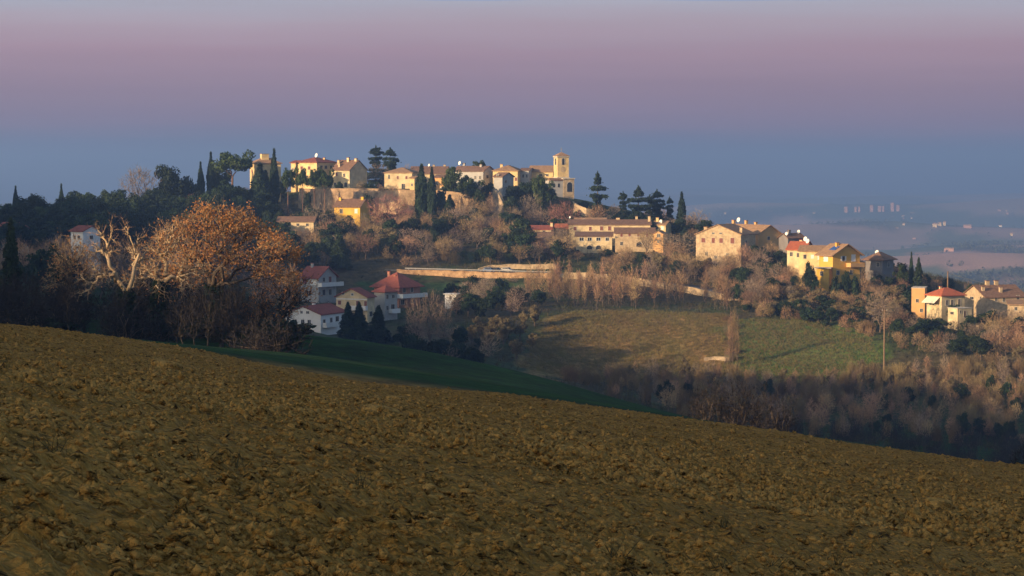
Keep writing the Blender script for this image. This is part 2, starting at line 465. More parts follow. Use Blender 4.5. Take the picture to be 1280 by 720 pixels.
rows = [9.0]
while rows[-1] < 114:
    rows.append(rows[-1] + min(max(rows[-1] ** 2 * 0.00026, 0.03), 0.19))
rows = np.array(rows); ncol = 560
tt = np.linspace(-1, 1, ncol)
FYg = np.repeat(rows[:, None], ncol, 1)
FXg = tt[None, :] * (2.0 + 0.262 * rows[:, None])
FXg = FXg + RNG.uniform(-0.3, 0.3, FXg.shape) * (FXg[:, 1:2] - FXg[:, 0:1])
FZg = field_h(FXg, FYg)
edge = np.maximum(ss(108.5, 114, FYg + 1.5 * fbm(FXg / 3, FYg * 0, 2, 9)), ss(0.94, 1.0, np.abs(tt)[None, :] + 0 * FYg))
FZg = FZg - 1.0 * edge
idx = np.arange(FXg.size).reshape(FXg.shape)
FF = np.stack([idx[:-1, :-1], idx[:-1, 1:], idx[1:, 1:], idx[1:, :-1]], -1).reshape(-1, 4)
fmsh = mesh_np('ploughed_field', np.stack([FXg, FYg, FZg], -1).reshape(-1, 3), FF, True)
def soil_mat(name, c1, c2, c3, k=1.0):
    m = bpy.data.materials.new(name); m.use_nodes = True; MATS[name] = m
    t = m.node_tree; b = t.nodes['Principled BSDF']; b.inputs['Roughness'].default_value = 0.97; b.inputs['Specular IOR Level'].default_value = 0.06
    tc = N(t, 'ShaderNodeTexCoord')
    def noise(scale, detail=5, sx=(1, 1, 1), rough=.6):
        mp = N(t, 'ShaderNodeMapping'); mp.inputs['Scale'].default_value = sx
        n = N(t, 'ShaderNodeTexNoise'); n.inputs['Scale'].default_value = scale; n.inputs['Detail'].default_value = detail; n.inputs['Roughness'].default_value = rough
        t.links.new(tc.outputs['Object'], mp.inputs[0]); t.links.new(mp.outputs[0], n.inputs['Vector']); return n.outputs[0]
    def rng_(s, a, b_):
        r = N(t, 'ShaderNodeMapRange'); r.inputs[1].default_value = a; r.inputs[2].default_value = b_; t.links.new(s, r.inputs[0]); return r.outputs[0]
    def mix(f, a, c):
        x = N(t, 'ShaderNodeMix', data_type='RGBA'); t.links.new(f, x.inputs[0])
        for sock, v in ((x.inputs[6], a), (x.inputs[7], c)):
            if isinstance(v, tuple): sock.default_value = (*v, 1)
            else: t.links.new(v, sock)
        return x.outputs[2]
    base = mix(rng_(noise(.33, 5), .35, .65), c1, c2)
    base = mix(rng_(noise(3.2, 7, (.55, 1.3, 1), .7), .50, .66), base, c3)
    dark = tuple(c * .16 for c in c3)  # dark specks put the shade of crevices between clods into the colour
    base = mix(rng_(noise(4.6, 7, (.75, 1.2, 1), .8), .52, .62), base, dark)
    pale = tuple(min(1, c * 1.35) for c in c2)
    base = mix(rng_(noise(9.0, 4, (.8, 1.2, 1)), .62, .74), base, pale)
    t.links.new(base, b.inputs['Base Color'])
    h = None
    for sc, w in ((2.6, .18), (5.5, .19), (14.0, .10), (34.0, .04)):
        if sc < 3 or sc > 25: n = noise(sc, 3, (.8, 1.15, 1), .6)
        else:
            mp = N(t, 'ShaderNodeMapping'); mp.inputs['Scale'].default_value = (.85, 1.1, .6)
            wn = N(t, 'ShaderNodeTexNoise'); wn.inputs['Scale'].default_value = sc * .8; wn.inputs['Detail'].default_value = 2
            ad = N(t, 'ShaderNodeVectorMath', operation='MULTIPLY_ADD'); ad.inputs[1].default_value = (.9 / sc,) * 3
            vo = N(t, 'ShaderNodeTexVoronoi'); vo.inputs['Scale'].default_value = sc; vo.inputs['Randomness'].default_value = 1.0
            t.links.new(tc.outputs['Object'], mp.inputs[0]); t.links.new(mp.outputs[0], wn.inputs['Vector']); t.links.new(wn.outputs[1], ad.inputs[0]); t.links.new(mp.outputs[0], ad.inputs[2]); t.links.new(ad.outputs[0], vo.inputs['Vector'])
            iv = N(t, 'ShaderNodeMath', operation='SUBTRACT'); iv.inputs[0].default_value = 1.0; t.links.new(vo.outputs['Distance'], iv.inputs[1]); n = iv.outputs[0]
        ma = N(t, 'ShaderNodeMath', operation='MULTIPLY_ADD'); ma.inputs[1].default_value = w
        t.links.new(n, ma.inputs[0])
        if h is not None: t.links.new(h, ma.inputs[2])
        else: ma.inputs[2].default_value = 0
        h = ma.outputs[0]
    bp = N(t, 'ShaderNodeBump'); bp.inputs['Strength'].default_value = 1.0; bp.inputs['Distance'].default_value = k
    t.links.new(h, bp.inputs['Height']); t.links.new(bp.outputs[0], b.inputs['Normal'])
    return m
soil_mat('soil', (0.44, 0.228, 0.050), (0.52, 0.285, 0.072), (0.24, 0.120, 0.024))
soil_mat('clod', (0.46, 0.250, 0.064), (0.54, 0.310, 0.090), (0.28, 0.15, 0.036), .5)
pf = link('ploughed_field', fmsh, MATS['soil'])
tag(pf, 'ploughed brown clay field sloping down to the right', None, kind='structure')

# ------------------------------------------------------------------ tree building kit
class TM:
    """collects triangles"""
    def __init__(s): s.V = []; s.F = []; s.n = 0
    def add(s, V, F):
        s.V.append(np.asarray(V, float)); s.F.append(np.asarray(F, int) + s.n); s.n += len(V)
    def mesh(s, name, smooth=False):
        return mesh_np(name, np.concatenate(s.V), np.concatenate(s.F), smooth)
def perp(d):
    a = np.array([0, 0, 1.0]) if abs(d[2]) < 0.8 else np.array([1.0, 0, 0])
    u = np.cross(d, a); u /= np.linalg.norm(u) + 1e-9
    return u, np.cross(d, u)
def limb(tm, pts, rad, k=5):
    """tapered tube along a list of points"""
    pts = np.asarray(pts, float); n = len(pts)
    V = []
    for i in range(n):
        d = pts[min(i + 1, n - 1)] - pts[max(i - 1, 0)]; d = d / (np.linalg.norm(d) + 1e-9)
        u, v = perp(d)
        for j in range(k):
            a = 2 * math.pi * j / k
            V.append(pts[i] + rad[i] * (math.cos(a) * u + math.sin(a) * v))
    F = []
    for i in range(n - 1):
        for j in range(k):
            a, b, c, d = i * k + j, i * k + (j + 1) % k, (i + 1) * k + (j + 1) % k, (i + 1) * k + j
            F += [(a, b, c), (a, c, d)]
    for j in range(1, k - 1):
        F.append(((n - 1) * k, (n - 1) * k + j, (n - 1) * k + j + 1))
    tm.add(V, F)
def twigs(tm, P, Q, w, rng):
    """thin tapering slivers from P to Q"""
    P = np.asarray(P, float); Q = np.asarray(Q, float)
    d = Q - P; r = rng.normal(size=P.shape); s = np.cross(d, r); s /= np.linalg.norm(s, axis=1, keepdims=True) + 1e-9
    w = np.broadcast_to(np.asarray(w, float), (len(P),))[:, None]
    V = np.stack([P - s * w / 2, P + s * w / 2, Q], 1).reshape(-1, 3)
    tm.add(V, np.arange(len(V)).reshape(-1, 3))
def leaves(tm, P, Nn, size, rng, aspect=1.0, up=None, jit=0.8):
    """small two-triangle leaf sprays at points P facing roughly Nn"""
    P = np.asarray(P, float); m = len(P)
    n = Nn + rng.normal(size=P.shape) * jit; n /= np.linalg.norm(n, axis=1, keepdims=True) + 1e-9
    r = rng.normal(size=P.shape) if up is None else np.broadcast_to(np.asarray(up, float), P.shape) + rng.normal(size=P.shape) * 0.35
    u = r - n * (r * n).sum(1, keepdims=True); u /= np.linalg.norm(u, axis=1, keepdims=True) + 1e-9
    v = np.cross(n, u)
    s = (size * rng.uniform(0.6, 1.3, m))[:, None]
    a = u * s * aspect; b = v * s * 0.55
    V = np.stack([P - a, P + b * rng.uniform(.6, 1.2, (m, 1)), P + a, P - b], 1).reshape(-1, 3)
    k = np.arange(m)[:, None] * 4
    F = np.concatenate([k + np.array([[0, 1, 2]]), k + np.array([[0, 2, 3]])])
    tm.add(V, F)
def ball(n, rng, shell=0.45):
    d = rng.normal(size=(n, 3)); d /= np.linalg.norm(d, axis=1, keepdims=True)
    return d * (rng.uniform(0, 1, n) ** shell)[:, None], d
def kmeans(P, k, rng):
    C = P[rng.choice(len(P), k, replace=False)]
    for _ in range(4):
        l = ((P[:, None] - C[None]) ** 2).sum(-1).argmin(1)
        for j in range(k):
            if (l == j).any(): C[j] = P[l == j].mean(0)
    return l
def branch(wood, tw, p, P, rng, rscale, twist=0.12, kink=1, minr=0.02, fan=(3, 6), leafn=7, rdir=None, tww=0.05, pull=0.5, collect=None, n0=None):
    """grow limbs from p so that they end in the points P"""
    n = len(P)
    if n <= leafn:
        q = p + (P.mean(0) - p) * 0.35
        twigs(tw, np.repeat(p[None], n, 0) + rng.normal(size=(n, 3)) * 0.02, P, tww, rng)
        # side twigs
        t = rng.uniform(0.35, 0.9, n)[:, None]
        m = p + (P - p) * t
        L = np.linalg.norm(P - p, axis=1, keepdims=True)
        for _ in range(2):
            e = m + (P - p) * 0.4 + rng.normal(size=P.shape) * L * 0.25
            twigs(tw, m, e, tww * 0.7, rng)
        if collect is not None: collect.append(P)
        return
    k = int(rng.integers(fan[0], fan[1])) if n > 30 else 3
    l = kmeans(P, min(k, n), rng)
    r0 = rscale * n ** 0.46
    for j in range(k):
        G = P[l == j]
        if not len(G): continue
        c = G.mean(0); q = p + (c - p) * pull
        L = np.linalg.norm(q - p)
        q = q + rng.normal(size=3) * L * 0.10
        r1 = max(rscale * len(G) ** 0.46, minr)
        if r1 > minr * 1.01 or len(G) > 14:
            pts = [p]
            for a in range(kink):
                t = (a + 1) / (kink + 1); pts.append(p + (q - p) * t + rng.normal(size=3) * L * twist)
            pts.append(q)
            ra = min(r0 * 0.8, r1 * 1.5)
            limb(wood, pts, list(np.linspace(ra, r1, len(pts))), 5 if r1 > 0.09 else 3)
        else:
            twigs(tw, p[None], q[None] + (q - p)[None] * .15, [2.2 * r1], rng)
        branch(wood, tw, q, G, rng, rscale, twist, kink, minr, fan, leafn, None, tww, pull, collect)

PROTO = {}
def proto(kind, wood, crown, H, W, wm, cm, cname='crown'):
    PROTO.setdefault(kind, []).append((wood.mesh(kind + '_trunk', True), crown.mesh(kind + '_crown'), H, W, wm, cm, cname))

def lumpy(n, rng, rx, rz, cz, lob=7, shell=0.4, flat_bottom=0.0):
    P, d = ball(n, rng, shell)
    ph = rng.uniform(0, 6.28, (lob, 1)); k = rng.normal(size=(lob, 3)) * 2.2
    f = 1 + 0.30 * np.sin(k @ d.T + ph).sum(0) / math.sqrt(lob)
    P = P * f[:, None]
    P[:, 2] = np.where(P[:, 2] < 0, P[:, 2] * (1 - flat_bottom), P[:, 2])
    return P * np.array([rx, rx, rz]) + np.array([0, 0, cz]), d

mat('bark', (0.11, 0.085, 0.065), 0.95, 0.35, 2.0, objvar=0.2)
mat('pine_bark', (0.20, 0.115, 0.075), 0.95, 0.3, 2.0, objvar=0.15)
mat('pale_bark', (0.42, 0.315, 0.20), 0.92, 0.3, 1.6, bump=0.03, bscale=9)
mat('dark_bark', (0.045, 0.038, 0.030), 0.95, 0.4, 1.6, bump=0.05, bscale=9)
mat('bare_twigs', (0.32, 0.212, 0.128), 0.95, 0.3, 0.35, objvar=0.32, hue=0.022, col2=(0.38, 0.25, 0.14), trans=0.1)
mat('grey_twigs', (0.29, 0.222, 0.165), 0.95, 0.3, 0.35, objvar=0.25, hue=0.015, trans=0.1)
mat('red_twigs', (0.32, 0.155, 0.125), 0.95, 0.3, 0.35, objvar=0.15, trans=0.1)
mat('shaded_twigs', (0.030, 0.026, 0.026), 0.95, 0.3, 0.35, objvar=0.3)  # shaded copy of bare twigs: shade under oaks and in gully put into colour
mat('evergreen', (0.013, 0.034, 0.020), 0.8, 0.35, 0.5, objvar=0.3, hue=0.02, col2=(0.028, 0.045, 0.018), trans=0.12)
mat('cypress', (0.024, 0.044, 0.022), 0.85, 0.3, 0.6, objvar=0.2, trans=0.08)
mat('pine', (0.045, 0.072, 0.022), 0.8, 0.35, 0.5, objvar=0.2, hue=0.01, trans=0.12)
mat('cedar', (0.028, 0.048, 0.030), 0.85, 0.3, 0.6, objvar=0.2, trans=0.1)
mat('fir', (0.035, 0.058, 0.026), 0.85, 0.3, 0.6, objvar=0.2, trans=0.1)
mat('olive', (0.19, 0.150, 0.078), 0.8, 0.3, 0.6, objvar=0.15, col2=(0.17, 0.14, 0.075), trans=0.12)
mat('oak_leaf', (0.28, 0.135, 0.058), 0.8, 0.4, 0.9, col2=(0.40, 0.19, 0.075), trans=0.28, detail=7)
mat('ivy', (0.010, 0.026, 0.012), 0.7, 0.4, 1.0, trans=0.1)
mat('moss_bark', (0.24, 0.175, 0.070), 0.95, 0.4, 1.4, bump=0.04, bscale=7)
mat('scrub', (0.120, 0.085, 0.046), 0.95, 0.4, 0.06, col2=(0.048, 0.058, 0.026), trans=0.1, coord='Object', detail=6)
mat('dry_grass', (0.24, 0.170, 0.075), 0.95, 0.35, 0.08, col2=(0.12, 0.115, 0.04), trans=0.15)

def mk_bare(seed, kind, H, W, n, cz, rz, trunk, rs, wm, cm, tww=0.075, sh=0.42, up=0):
    rng = np.random.default_rng(seed)
    wood, tw = TM(), TM()
    P, d = lumpy(n, rng, W / 2, rz, cz, 7, sh)
    P[:, 2] = np.clip(P[:, 2], 0.25 * H * (0 if trunk < .6 else 1) + .3, None)
    if up: P[:, :2] *= (0.35 + 0.65 * np.sin(np.clip(P[:, 2:3] / H, 0, 1) * math.pi) ** 0.7)
    top = np.array([rng.normal() * .2, rng.normal() * .2, trunk])
    r0 = rs * n ** 0.46
    limb(wood, [(0, 0, -0.6), (rng.normal() * .06, rng.normal() * .06, trunk * .5), top], [r0 * 1.35, r0 * 1.05, r0 * .9], 6)
    branch(wood, tw, top, P, rng, rs, minr=0.035, tww=tww, pull=0.5)
    proto(kind, wood, tw, H, W, wm, cm)
for s in range(4):
    mk_bare(20 + s, 'bare_tree', 9, 8, 900, 5.6, 3.5, 1.7, 0.0085, 'bark', 'bare_twigs')
for s in range(3):
    mk_bare(40 + s, 'grey_tree', 9, 8, 1000, 5.4, 3.7, 1.4, 0.008, 'bark', 'grey_twigs', sh=0.38)
for s in range(2):
    mk_bare(50 + s, 'red_tree', 11, 13, 1800, 6.6, 4.4, 2.0, 0.009, 'bark', 'red_twigs', sh=0.4)
for s in range(4):
    mk_bare(60 + s, 'sapling', 10, 3.2, 420, 5.2, 5.0, 1.0, 0.006, 'bark', 'bare_twigs', tww=0.07, up=1)
for s in range(3):   # thin saplings under the oaks, their shade put into bark and twig colour
    mk_bare(80 + s, 'dark_sapling', 9, 4, 420, 5.6, 4.2, 2.6, 0.006, 'dark_bark', 'shaded_twigs', tww=0.035, up=1)
def mk_shrub(seed, kind, cm, H=4.0, W=4.5, n=700):
    rng = np.random.default_rng(seed); wood, tw = TM(), TM()
    P, d = lumpy(n, rng, W / 2, H * .62, H * .42, 6, 0.4)
    P = P[P[:, 2] > 0.15]
    l = kmeans(P, 6, rng)
    for j in range(6):
        G = P[l == j]
        if len(G) < 5: continue
        b = np.array([rng.normal() * .5, rng.normal() * .5, -0.3]); q = b + (G.mean(0) - b) * .4
        limb(wood, [b, (b + q) / 2 + rng.normal(size=3) * .1, q], [.07, .06, .05], 4)
        branch(wood, tw, q, G, rng, 0.007, minr=0.03, tww=0.06, pull=.55)
    proto(kind, wood, tw, H, W, 'bark', cm)
for s in range(4): mk_shrub(100 + s, 'thicket', 'bare_twigs')
for s in range(2): mk_shrub(110 + s, 'grey_thicket', 'grey_twigs')

for s in range(2): mk_shrub(114 + s, 'dark_thicket', 'shaded_twigs')
def mk_cane(seed):
    rng = np.random.default_rng(seed); wood, tw = TM(), TM(); n = 420
    B = rng.normal(size=(n, 3)) * [.75, .75, 0]; hgt = rng.uniform(1.8, 4.0, n) * (1 - .12 * np.hypot(B[:, 0], B[:, 1]))
    T = B * 1.25 + rng.normal(size=(n, 3)) * [.22, .22, 0] + np.stack([0 * hgt, 0 * hgt, hgt], 1)
    twigs(tw, B - [0, 0, .2], T, .085, rng)
    for _ in range(2):
        t = rng.uniform(.4, .95, n)[:, None]; m = B + (T - B) * t; e = m + rng.normal(size=(n, 3)) * .28 + [0, 0, .3]
        twigs(tw, m, e, .06, rng)
    for i in range(8): limb(wood, [B[i] - [0, 0, .3], (B[i] + T[i]) / 2, T[i]], [.035, .03, .01], 4)
    proto('cane', wood, tw, 4, 3.6, 'bark', 'cane')
mat('cane', (0.31, 0.212, 0.108), 0.95, 0.35, 0.3, objvar=0.35, hue=0.015, col2=(0.17, 0.13, 0.065), trans=0.12)
for s in range(3): mk_cane(120 + s)

def mk_leafy(seed, kind, H, W, cm, wm, ncl, nl, size, cz, rx, rz, cr, trunk, flat=0.3, twigp=False):
    rng = np.random.default_rng(seed); wood, cr_ = TM(), TM()
    C, d = lumpy(ncl, rng, rx, rz, cz, 5, 0.33, flat)
    per = nl // ncl
    for c in C:
        r = cr * rng.uniform(0.65, 1.25)
        P, dd = ball(per, rng, 0.3)
        leaves(cr_, c + P * np.array([r, r, r * .75]), dd + np.array([0, 0, .25]), size, rng)
    top = np.array([0, 0, trunk])
    limb(wood, [(0, 0, -.6), (rng.normal() * .1, rng.normal() * .1, trunk * .5), top], [.30, .22, .18], 6)
    t2 = TM()
    branch(wood, wood, top, C * np.array([.85, .85, .95]), rng, 0.03, minr=0.04, tww=0.07)
    proto(kind, wood, cr_, H, W, wm, cm)
for s in range(5): mk_leafy(200 + s, 'evergreen', 9, 8, 'evergreen', 'bark', 34, 3600, 0.34, 5.2, 3.0, 3.3, 1.35, 2.0)
for s in range(4): mk_leafy(250 + s, 'holm', 9, 9, 'evergreen', 'bark', 40, 3800, 0.34, 5.4, 3.4, 3.2, 1.4, 1.8)
for s in range(3): mk_leafy(210 + s, 'olive', 5, 4.6, 'olive', 'bark', 22, 2200, 0.22, 3.0, 1.6, 1.7, 0.8, 1.2)
for s in range(3): mk_leafy(220 + s, 'stone_pine', 13, 9, 'pine', 'pine_bark', 34, 4200, 0.30, 10.0, 3.5, 2.2, 1.25, 7.2, 0.7)
for s in range(2): mk_leafy(230 + s, 'round_pine', 11, 10, 'pine', 'pine_bark', 34, 4200, 0.32, 6.8, 3.8, 3.3, 1.4, 3.5, 0.3)
for s in range(2): mk_leafy(240 + s, 'bush', 3, 4, 'evergreen', 'bark', 16, 1500, 0.24, 1.3, 1.5, 1.1, 0.75, 0.5, 0.1)

def mk_cypress(seed):
    rng = np.random.default_rng(seed); wood, cr = TM(), TM()
    n = 3400; t = rng.uniform(0, 1, n) ** 0.9; a = rng.uniform(0, 6.28, n)
    prof = np.clip(np.sin(np.clip(t * 1.02 + .08, 0, 1) * math.pi) ** 0.55, 0, 1) * (1 - 0.25 * t)
    r = 1.3 * prof * (0.75 + 0.35 * rng.uniform(0, 1, n)) * (1 + 0.16 * np.sin(3 * a + 9 * t + seed) + 0.1 * np.sin(7 * a - 14 * t))
    P = np.stack([r * np.cos(a), r * np.sin(a), 0.35 + t * 11.6], 1)
    leaves(cr, P, np.stack([np.cos(a), np.sin(a), 0 * a + .1], 1), 0.42, rng, 1.3, (0, 0, 1), 0.5)
    limb(wood, [(0, 0, -.6), (0, 0, 5), (0, 0, 11)], [.25, .16, .04], 6)
    proto('cypress', wood, cr, 12, 2.7, 'bark', 'cypress')
for s in range(3): mk_cypress(300 + s)
def mk_conifer(seed, kind, H, W, cm, tiers, droop, plate, size, dens, shape):
    rng = np.random.default_rng(seed); wood, cr = TM(), TM()
    limb(wood, [(0, 0, -.6), (rng.normal() * .1, rng.normal() * .1, H * .5), (0, 0, H * .98)], [.30 * H / 11, .18 * H / 11, .02], 6)
    for i in range(tiers):
        t = (i + 0.4) / tiers; z = H * (0.10 + 0.88 * t)
        L = W / 2 * shape(t)
        nb = int(rng.integers(5, 8)); a0 = rng.uniform(0, 6.28)
        if kind == 'cedar': z += rng.normal() * .35; L *= rng.uniform(.6, 1.15)
        for b in range(nb):
            a = a0 + 6.28 * b / nb + rng.normal() * .25; l = L * rng.uniform(0.6, 1.3) * (1.35 if kind == 'cedar' else 1.2)
            dx, dy = math.cos(a), math.sin(a)
            tip = np.array([dx * l, dy * l, z - droop * l])
            limb(wood, [(0, 0, z), tip * .5 + np.array([0, 0, z * .5 + .1]), tip], [.06, .045, .02], 3)
            m = max(10, int(dens * l)); u = rng.uniform(.15, 1, m)
            dz_ = rng.normal() * .3 if kind == 'cedar' else 0
            wd = plate * l * (1.05 - u) + .18
            P = np.stack([dx * l * u, dy * l * u, z - droop * l * u + dz_ * u], 1) + np.stack([-dy * rng.normal(size=m) * wd * .5, dx * rng.normal(size=m) * wd * .5, rng.normal(size=m) * (.11 if kind == 'cedar' else .13) * H / 9], 1)
            leaves(cr, P, np.tile(np.array([dx * .3, dy * .3, 1.0]), (m, 1)), size, rng, 1.2, (dx, dy, -droop), 0.5)
    P = np.stack([rng.normal(size=40) * .12, rng.normal(size=40) * .12, H * (1 - rng.uniform(0, .1, 40))], 1)
    leaves(cr, P, P * [1, 1, 0] + .01, size, rng, 1.2, (0, 0, 1))
    proto(kind, wood, cr, H, W, 'bark', cm)
for s in range(3): mk_conifer(320 + s, 'fir', 11, 5.2, 'fir', 20, 0.30, 0.7, 0.26, 60, lambda t: (1 - t) ** 0.85 * .95 + .05)
for s in range(3): mk_conifer(330 + s, 'cedar', 15, 10, 'cedar', 12, 0.06, 0.95, 0.40, 85, lambda t: (1 - t) ** 0.5 * .9 * (0.7 + 0.3 * math.sin(9 * t + s)) + .08)

KINDN = {'bare_tree': 'brown_bare_tree', 'grey_tree': 'grey_bare_tree', 'holm': 'holm_oak', 'red_tree': 'bare_tree', 'sapling': 'bare_sapling', 'dark_sapling': 'bare_sapling', 'thicket': 'bare_shrub', 'grey_thicket': 'bare_shrub', 'dark_thicket': 'bare_shrub', 'cane': 'cane_clump',
         'evergreen': 'evergreen_tree', 'olive': 'olive_tree', 'stone_pine': 'umbrella_pine', 'round_pine': 'pine_tree', 'bush': 'evergreen_bush', 'cypress': 'cypress_tree', 'fir': 'fir_tree', 'cedar': 'cedar_tree'}
CATN = {'cane_clump': 'cane', 'bare_shrub': 'shrub', 'evergreen_bush': 'shrub'}
NTREE = {}
def plant(kind, loc, H, W, label, group=None, var=None):
    pr = PROTO[kind]
    tm_, cm_, h0, w0, wm, cmn, cname = pr[var if var is not None else random.randrange(len(pr))]
    nm = KINDN[kind]
    o = empty(nm, loc, random.uniform(0, 6.28))
    o.scale = (W / w0, W / w0, H / h0)
    link('trunk', tm_, MATS[wm], o); link('crown', cm_, MATS[cmn], o)
    tag(o, label, CATN.get(nm, 'tree'), group)
    NTREE[nm] = NTREE.get(nm, 0) + 1
    return o
def tree(kind, px, top, base, wpx, label, group=None, d=None, var=None):
    """a tree whose foot is on the ground under pixel (px, base), or at depth d, and whose top reaches row top"""
    if d is None:
        p = hit(px, base)
        if p is None: return None
    else:
        q = at(px, base, d); p = Vector((q.x, d, gz(q.x, d)))
    t = at(px, top, p.y)
    H = t.z - p.z
    if H < 0.5: return None
    return plant(kind, (p.x, p.y, p.z - 0.05), H, wpx * p.y / FPX, label, group, var)

# ------------------------------------------------------------------ building kit
BLOCK = []      # footprints (x, y, radius) kept free of woodland
def blocked(x, y):
    return any((x - a) ** 2 + (y - b) ** 2 < r * r for a, b, r in BLOCK)
class QB:
    def __init__(s): s.V = []; s.F = []
    def poly(s, pts):
        n = len(s.V); s.V += [tuple(p) for p in pts]; s.F.append(tuple(range(n, n + len(pts)))); return s
    def hexa(s, b, t):
        """solid between the loop b (counter-clockwise from above) and the loop t above it"""
        n = len(s.V); k = len(b); s.V += [tuple(p) for p in b] + [tuple(p) for p in t]
        s.F.append(tuple(n + i for i in reversed(range(k)))); s.F.append(tuple(n + k + i for i in range(k)))
        for i in range(k):
            j = (i + 1) % k
            s.F.append((n + i, n + j, n + k + j, n + k + i))
        return s
    def box(s, x0, x1, y0, y1, z0, z1):
        return s.hexa([(x0, y0, z0), (x1, y0, z0), (x1, y1, z0), (x0, y1, z0)], [(x0, y0, z1), (x1, y0, z1), (x1, y1, z1), (x0, y1, z1)])
    def build(s, name, m, parent=None):
        me = bpy.data.meshes.new(name); me.from_pydata(s.V, [], s.F); me.update()
        return link(name, me, MATS[m], parent)
mat('plaster_yellow', (0.66, 0.49, 0.24), 0.9, 0.34, 0.42, detail=9)
mat('plaster_cream', (0.60, 0.48, 0.29), 0.9, 0.34, 0.42, detail=9)
mat('plaster_ochre', (0.70, 0.42, 0.07), 0.9, 0.16, 0.4, detail=7)
mat('plaster_gold', (0.66, 0.38, 0.08), 0.9, 0.12, 0.4, detail=7)
mat('plaster_orange', (0.62, 0.36, 0.15), 0.9, 0.12, 0.4, detail=7)
mat('plaster_white', (0.80, 0.79, 0.76), 0.9, 0.08, 0.5, detail=7)
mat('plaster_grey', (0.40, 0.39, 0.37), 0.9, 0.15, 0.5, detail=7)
mat('plaster_shaded', (0.20, 0.185, 0.18), 0.9, 0.2, 0.4, detail=7)  # walls shaded by neighbours and trees: that shade is put into the colour
mat('brick_wall', (0.36, 0.17, 0.11), 0.9, 0.2, 0.7, detail=7)
mat('stone_wall', (0.46, 0.35, 0.22), 0.95, 0.35, 1.1, bump=0.12, bscale=1.6, detail=8)
mat('town_stone', (0.50, 0.345, 0.205), 0.95, 0.5, 0.45, bump=0.25, bscale=1.2, detail=9)
mat('rubble_stone', (0.36, 0.285, 0.20), 0.95, 0.5, 0.8, bump=0.25, bscale=1.5, detail=9)
mat('roof_brown', (0.21, 0.125, 0.085), 0.95, 0.35, 1.4, bump=0.10, bscale=5, stretch=(1, 1, 1), detail=8)
mat('roof_tan', (0.33, 0.205, 0.12), 0.95, 0.30, 1.2, bump=0.10, bscale=5, detail=8)
mat('roof_red', (0.27, 0.085, 0.062), 0.92, 0.22, 1.0, bump=0.08, bscale=5, detail=8)
mat('roof_scarlet', (0.42, 0.12, 0.06), 0.92, 0.2, 1.0, bump=0.08, bscale=5, detail=8)
mat('glass_dark', (0.022, 0.026, 0.032), 0.25, 0.2, 1.0, spec=0.5)
mat('shutter_red', (0.20, 0.075, 0.06), 0.8, 0.2, 3.0)
mat('shutter_white', (0.75, 0.74, 0.70), 0.7, 0.06, 3.0)
mat('shutter_brown', (0.16, 0.095, 0.06), 0.8, 0.2, 3.0)
mat('trim', (0.50, 0.45, 0.37), 0.9, 0.15, 2.0)
mat('trim_white', (0.72, 0.71, 0.68), 0.85, 0.08, 2.0)
mat('dish', (0.82, 0.80, 0.75), 0.6, 0.05, 2.0)
mat('metal', (0.30, 0.30, 0.30), 0.5, 0.15, 2.0, spec=0.5)
mat('panel_blue', (0.03, 0.09, 0.30), 0.25, 0.15, 3.0, spec=0.6)
mat('road_brick', (0.44, 0.25, 0.13), 0.95, 0.45, 0.7, bump=0.1, bscale=2, col2=(0.50, 0.33, 0.18), detail=9)
mat('asphalt', (0.10, 0.10, 0.10), 0.9, 0.2, 0.6, bump=0.02, bscale=8)
mat('wood_pole', (0.20, 0.135, 0.085), 0.9, 0.25, 2.0)
mat('car_white', (0.78, 0.78, 0.78), 0.3, 0.03, 1.0, spec=0.5)
mat('car_blue', (0.05, 0.12, 0.28), 0.3, 0.05, 1.0, spec=0.5)
mat('car_dark', (0.04, 0.04, 0.045), 0.3, 0.05, 1.0, spec=0.5)
mat('car_grey', (0.30, 0.31, 0.33), 0.3, 0.05, 1.0, spec=0.5)
mat('tyre', (0.02, 0.02, 0.02), 0.9, 0.1, 1.0)
mat('awning', (0.78, 0.72, 0.55), 0.8, 0.08, 1.0)

def roof_solid(q, typ, w, dep, h, rh, ov, th=0.22):
    """roof slabs for walls w x dep, eaves at height h, ridge rh above"""
    X, Y = w / 2 + ov, dep / 2 + ov
    if typ == 'gx':
        s = rh / (dep / 2); ze = h - s * ov
        for sg in (-1, 1):
            b = [(-X, sg * Y, ze), (X, sg * Y, ze), (X, 0, h + rh), (-X, 0, h + rh)]
            if sg > 0: b = b[::-1]
            q.hexa(b, [(x, y, z + th) for x, y, z in b])
    elif typ == 'gy':
        s = rh / (w / 2); ze = h - s * ov
        for sg in (-1, 1):
            b = [(sg * X, -Y, ze), (0, -Y, h + rh), (0, Y, h + rh), (sg * X, Y, ze)]
            if sg > 0: b = b[::-1]
            q.hexa(b, [(x, y, z + th) for x, y, z in b])
    elif typ == 'hip':
        m = min(w, dep) / 2; rx, ry = w / 2 - m, dep / 2 - m
        rx, ry = max(rx, .15), max(ry, .15); ze = h - rh / m * ov * 0.6
        b = [(-X, -Y, ze), (X, -Y, ze), (X, Y, ze), (-X, Y, ze)]; b2 = [(x, y, z + th) for x, y, z in b]
        q.hexa(b, b2)
        q.hexa(b2, [(-rx, -ry, h + rh), (rx, -ry, h + rh), (rx, ry, h + rh), (-rx, ry, h + rh)])
    elif typ == 'shed':      # high at the back
        b = [(-X, -Y, h - .1), (X, -Y, h - .1), (X, Y, h + rh), (-X, Y, h + rh)]
        q.hexa(b, [(x, y, z + th) for x, y, z in b])
    elif typ == 'flat':
        q.box(-X, X, -Y, Y, h + 0.003, h + .18)
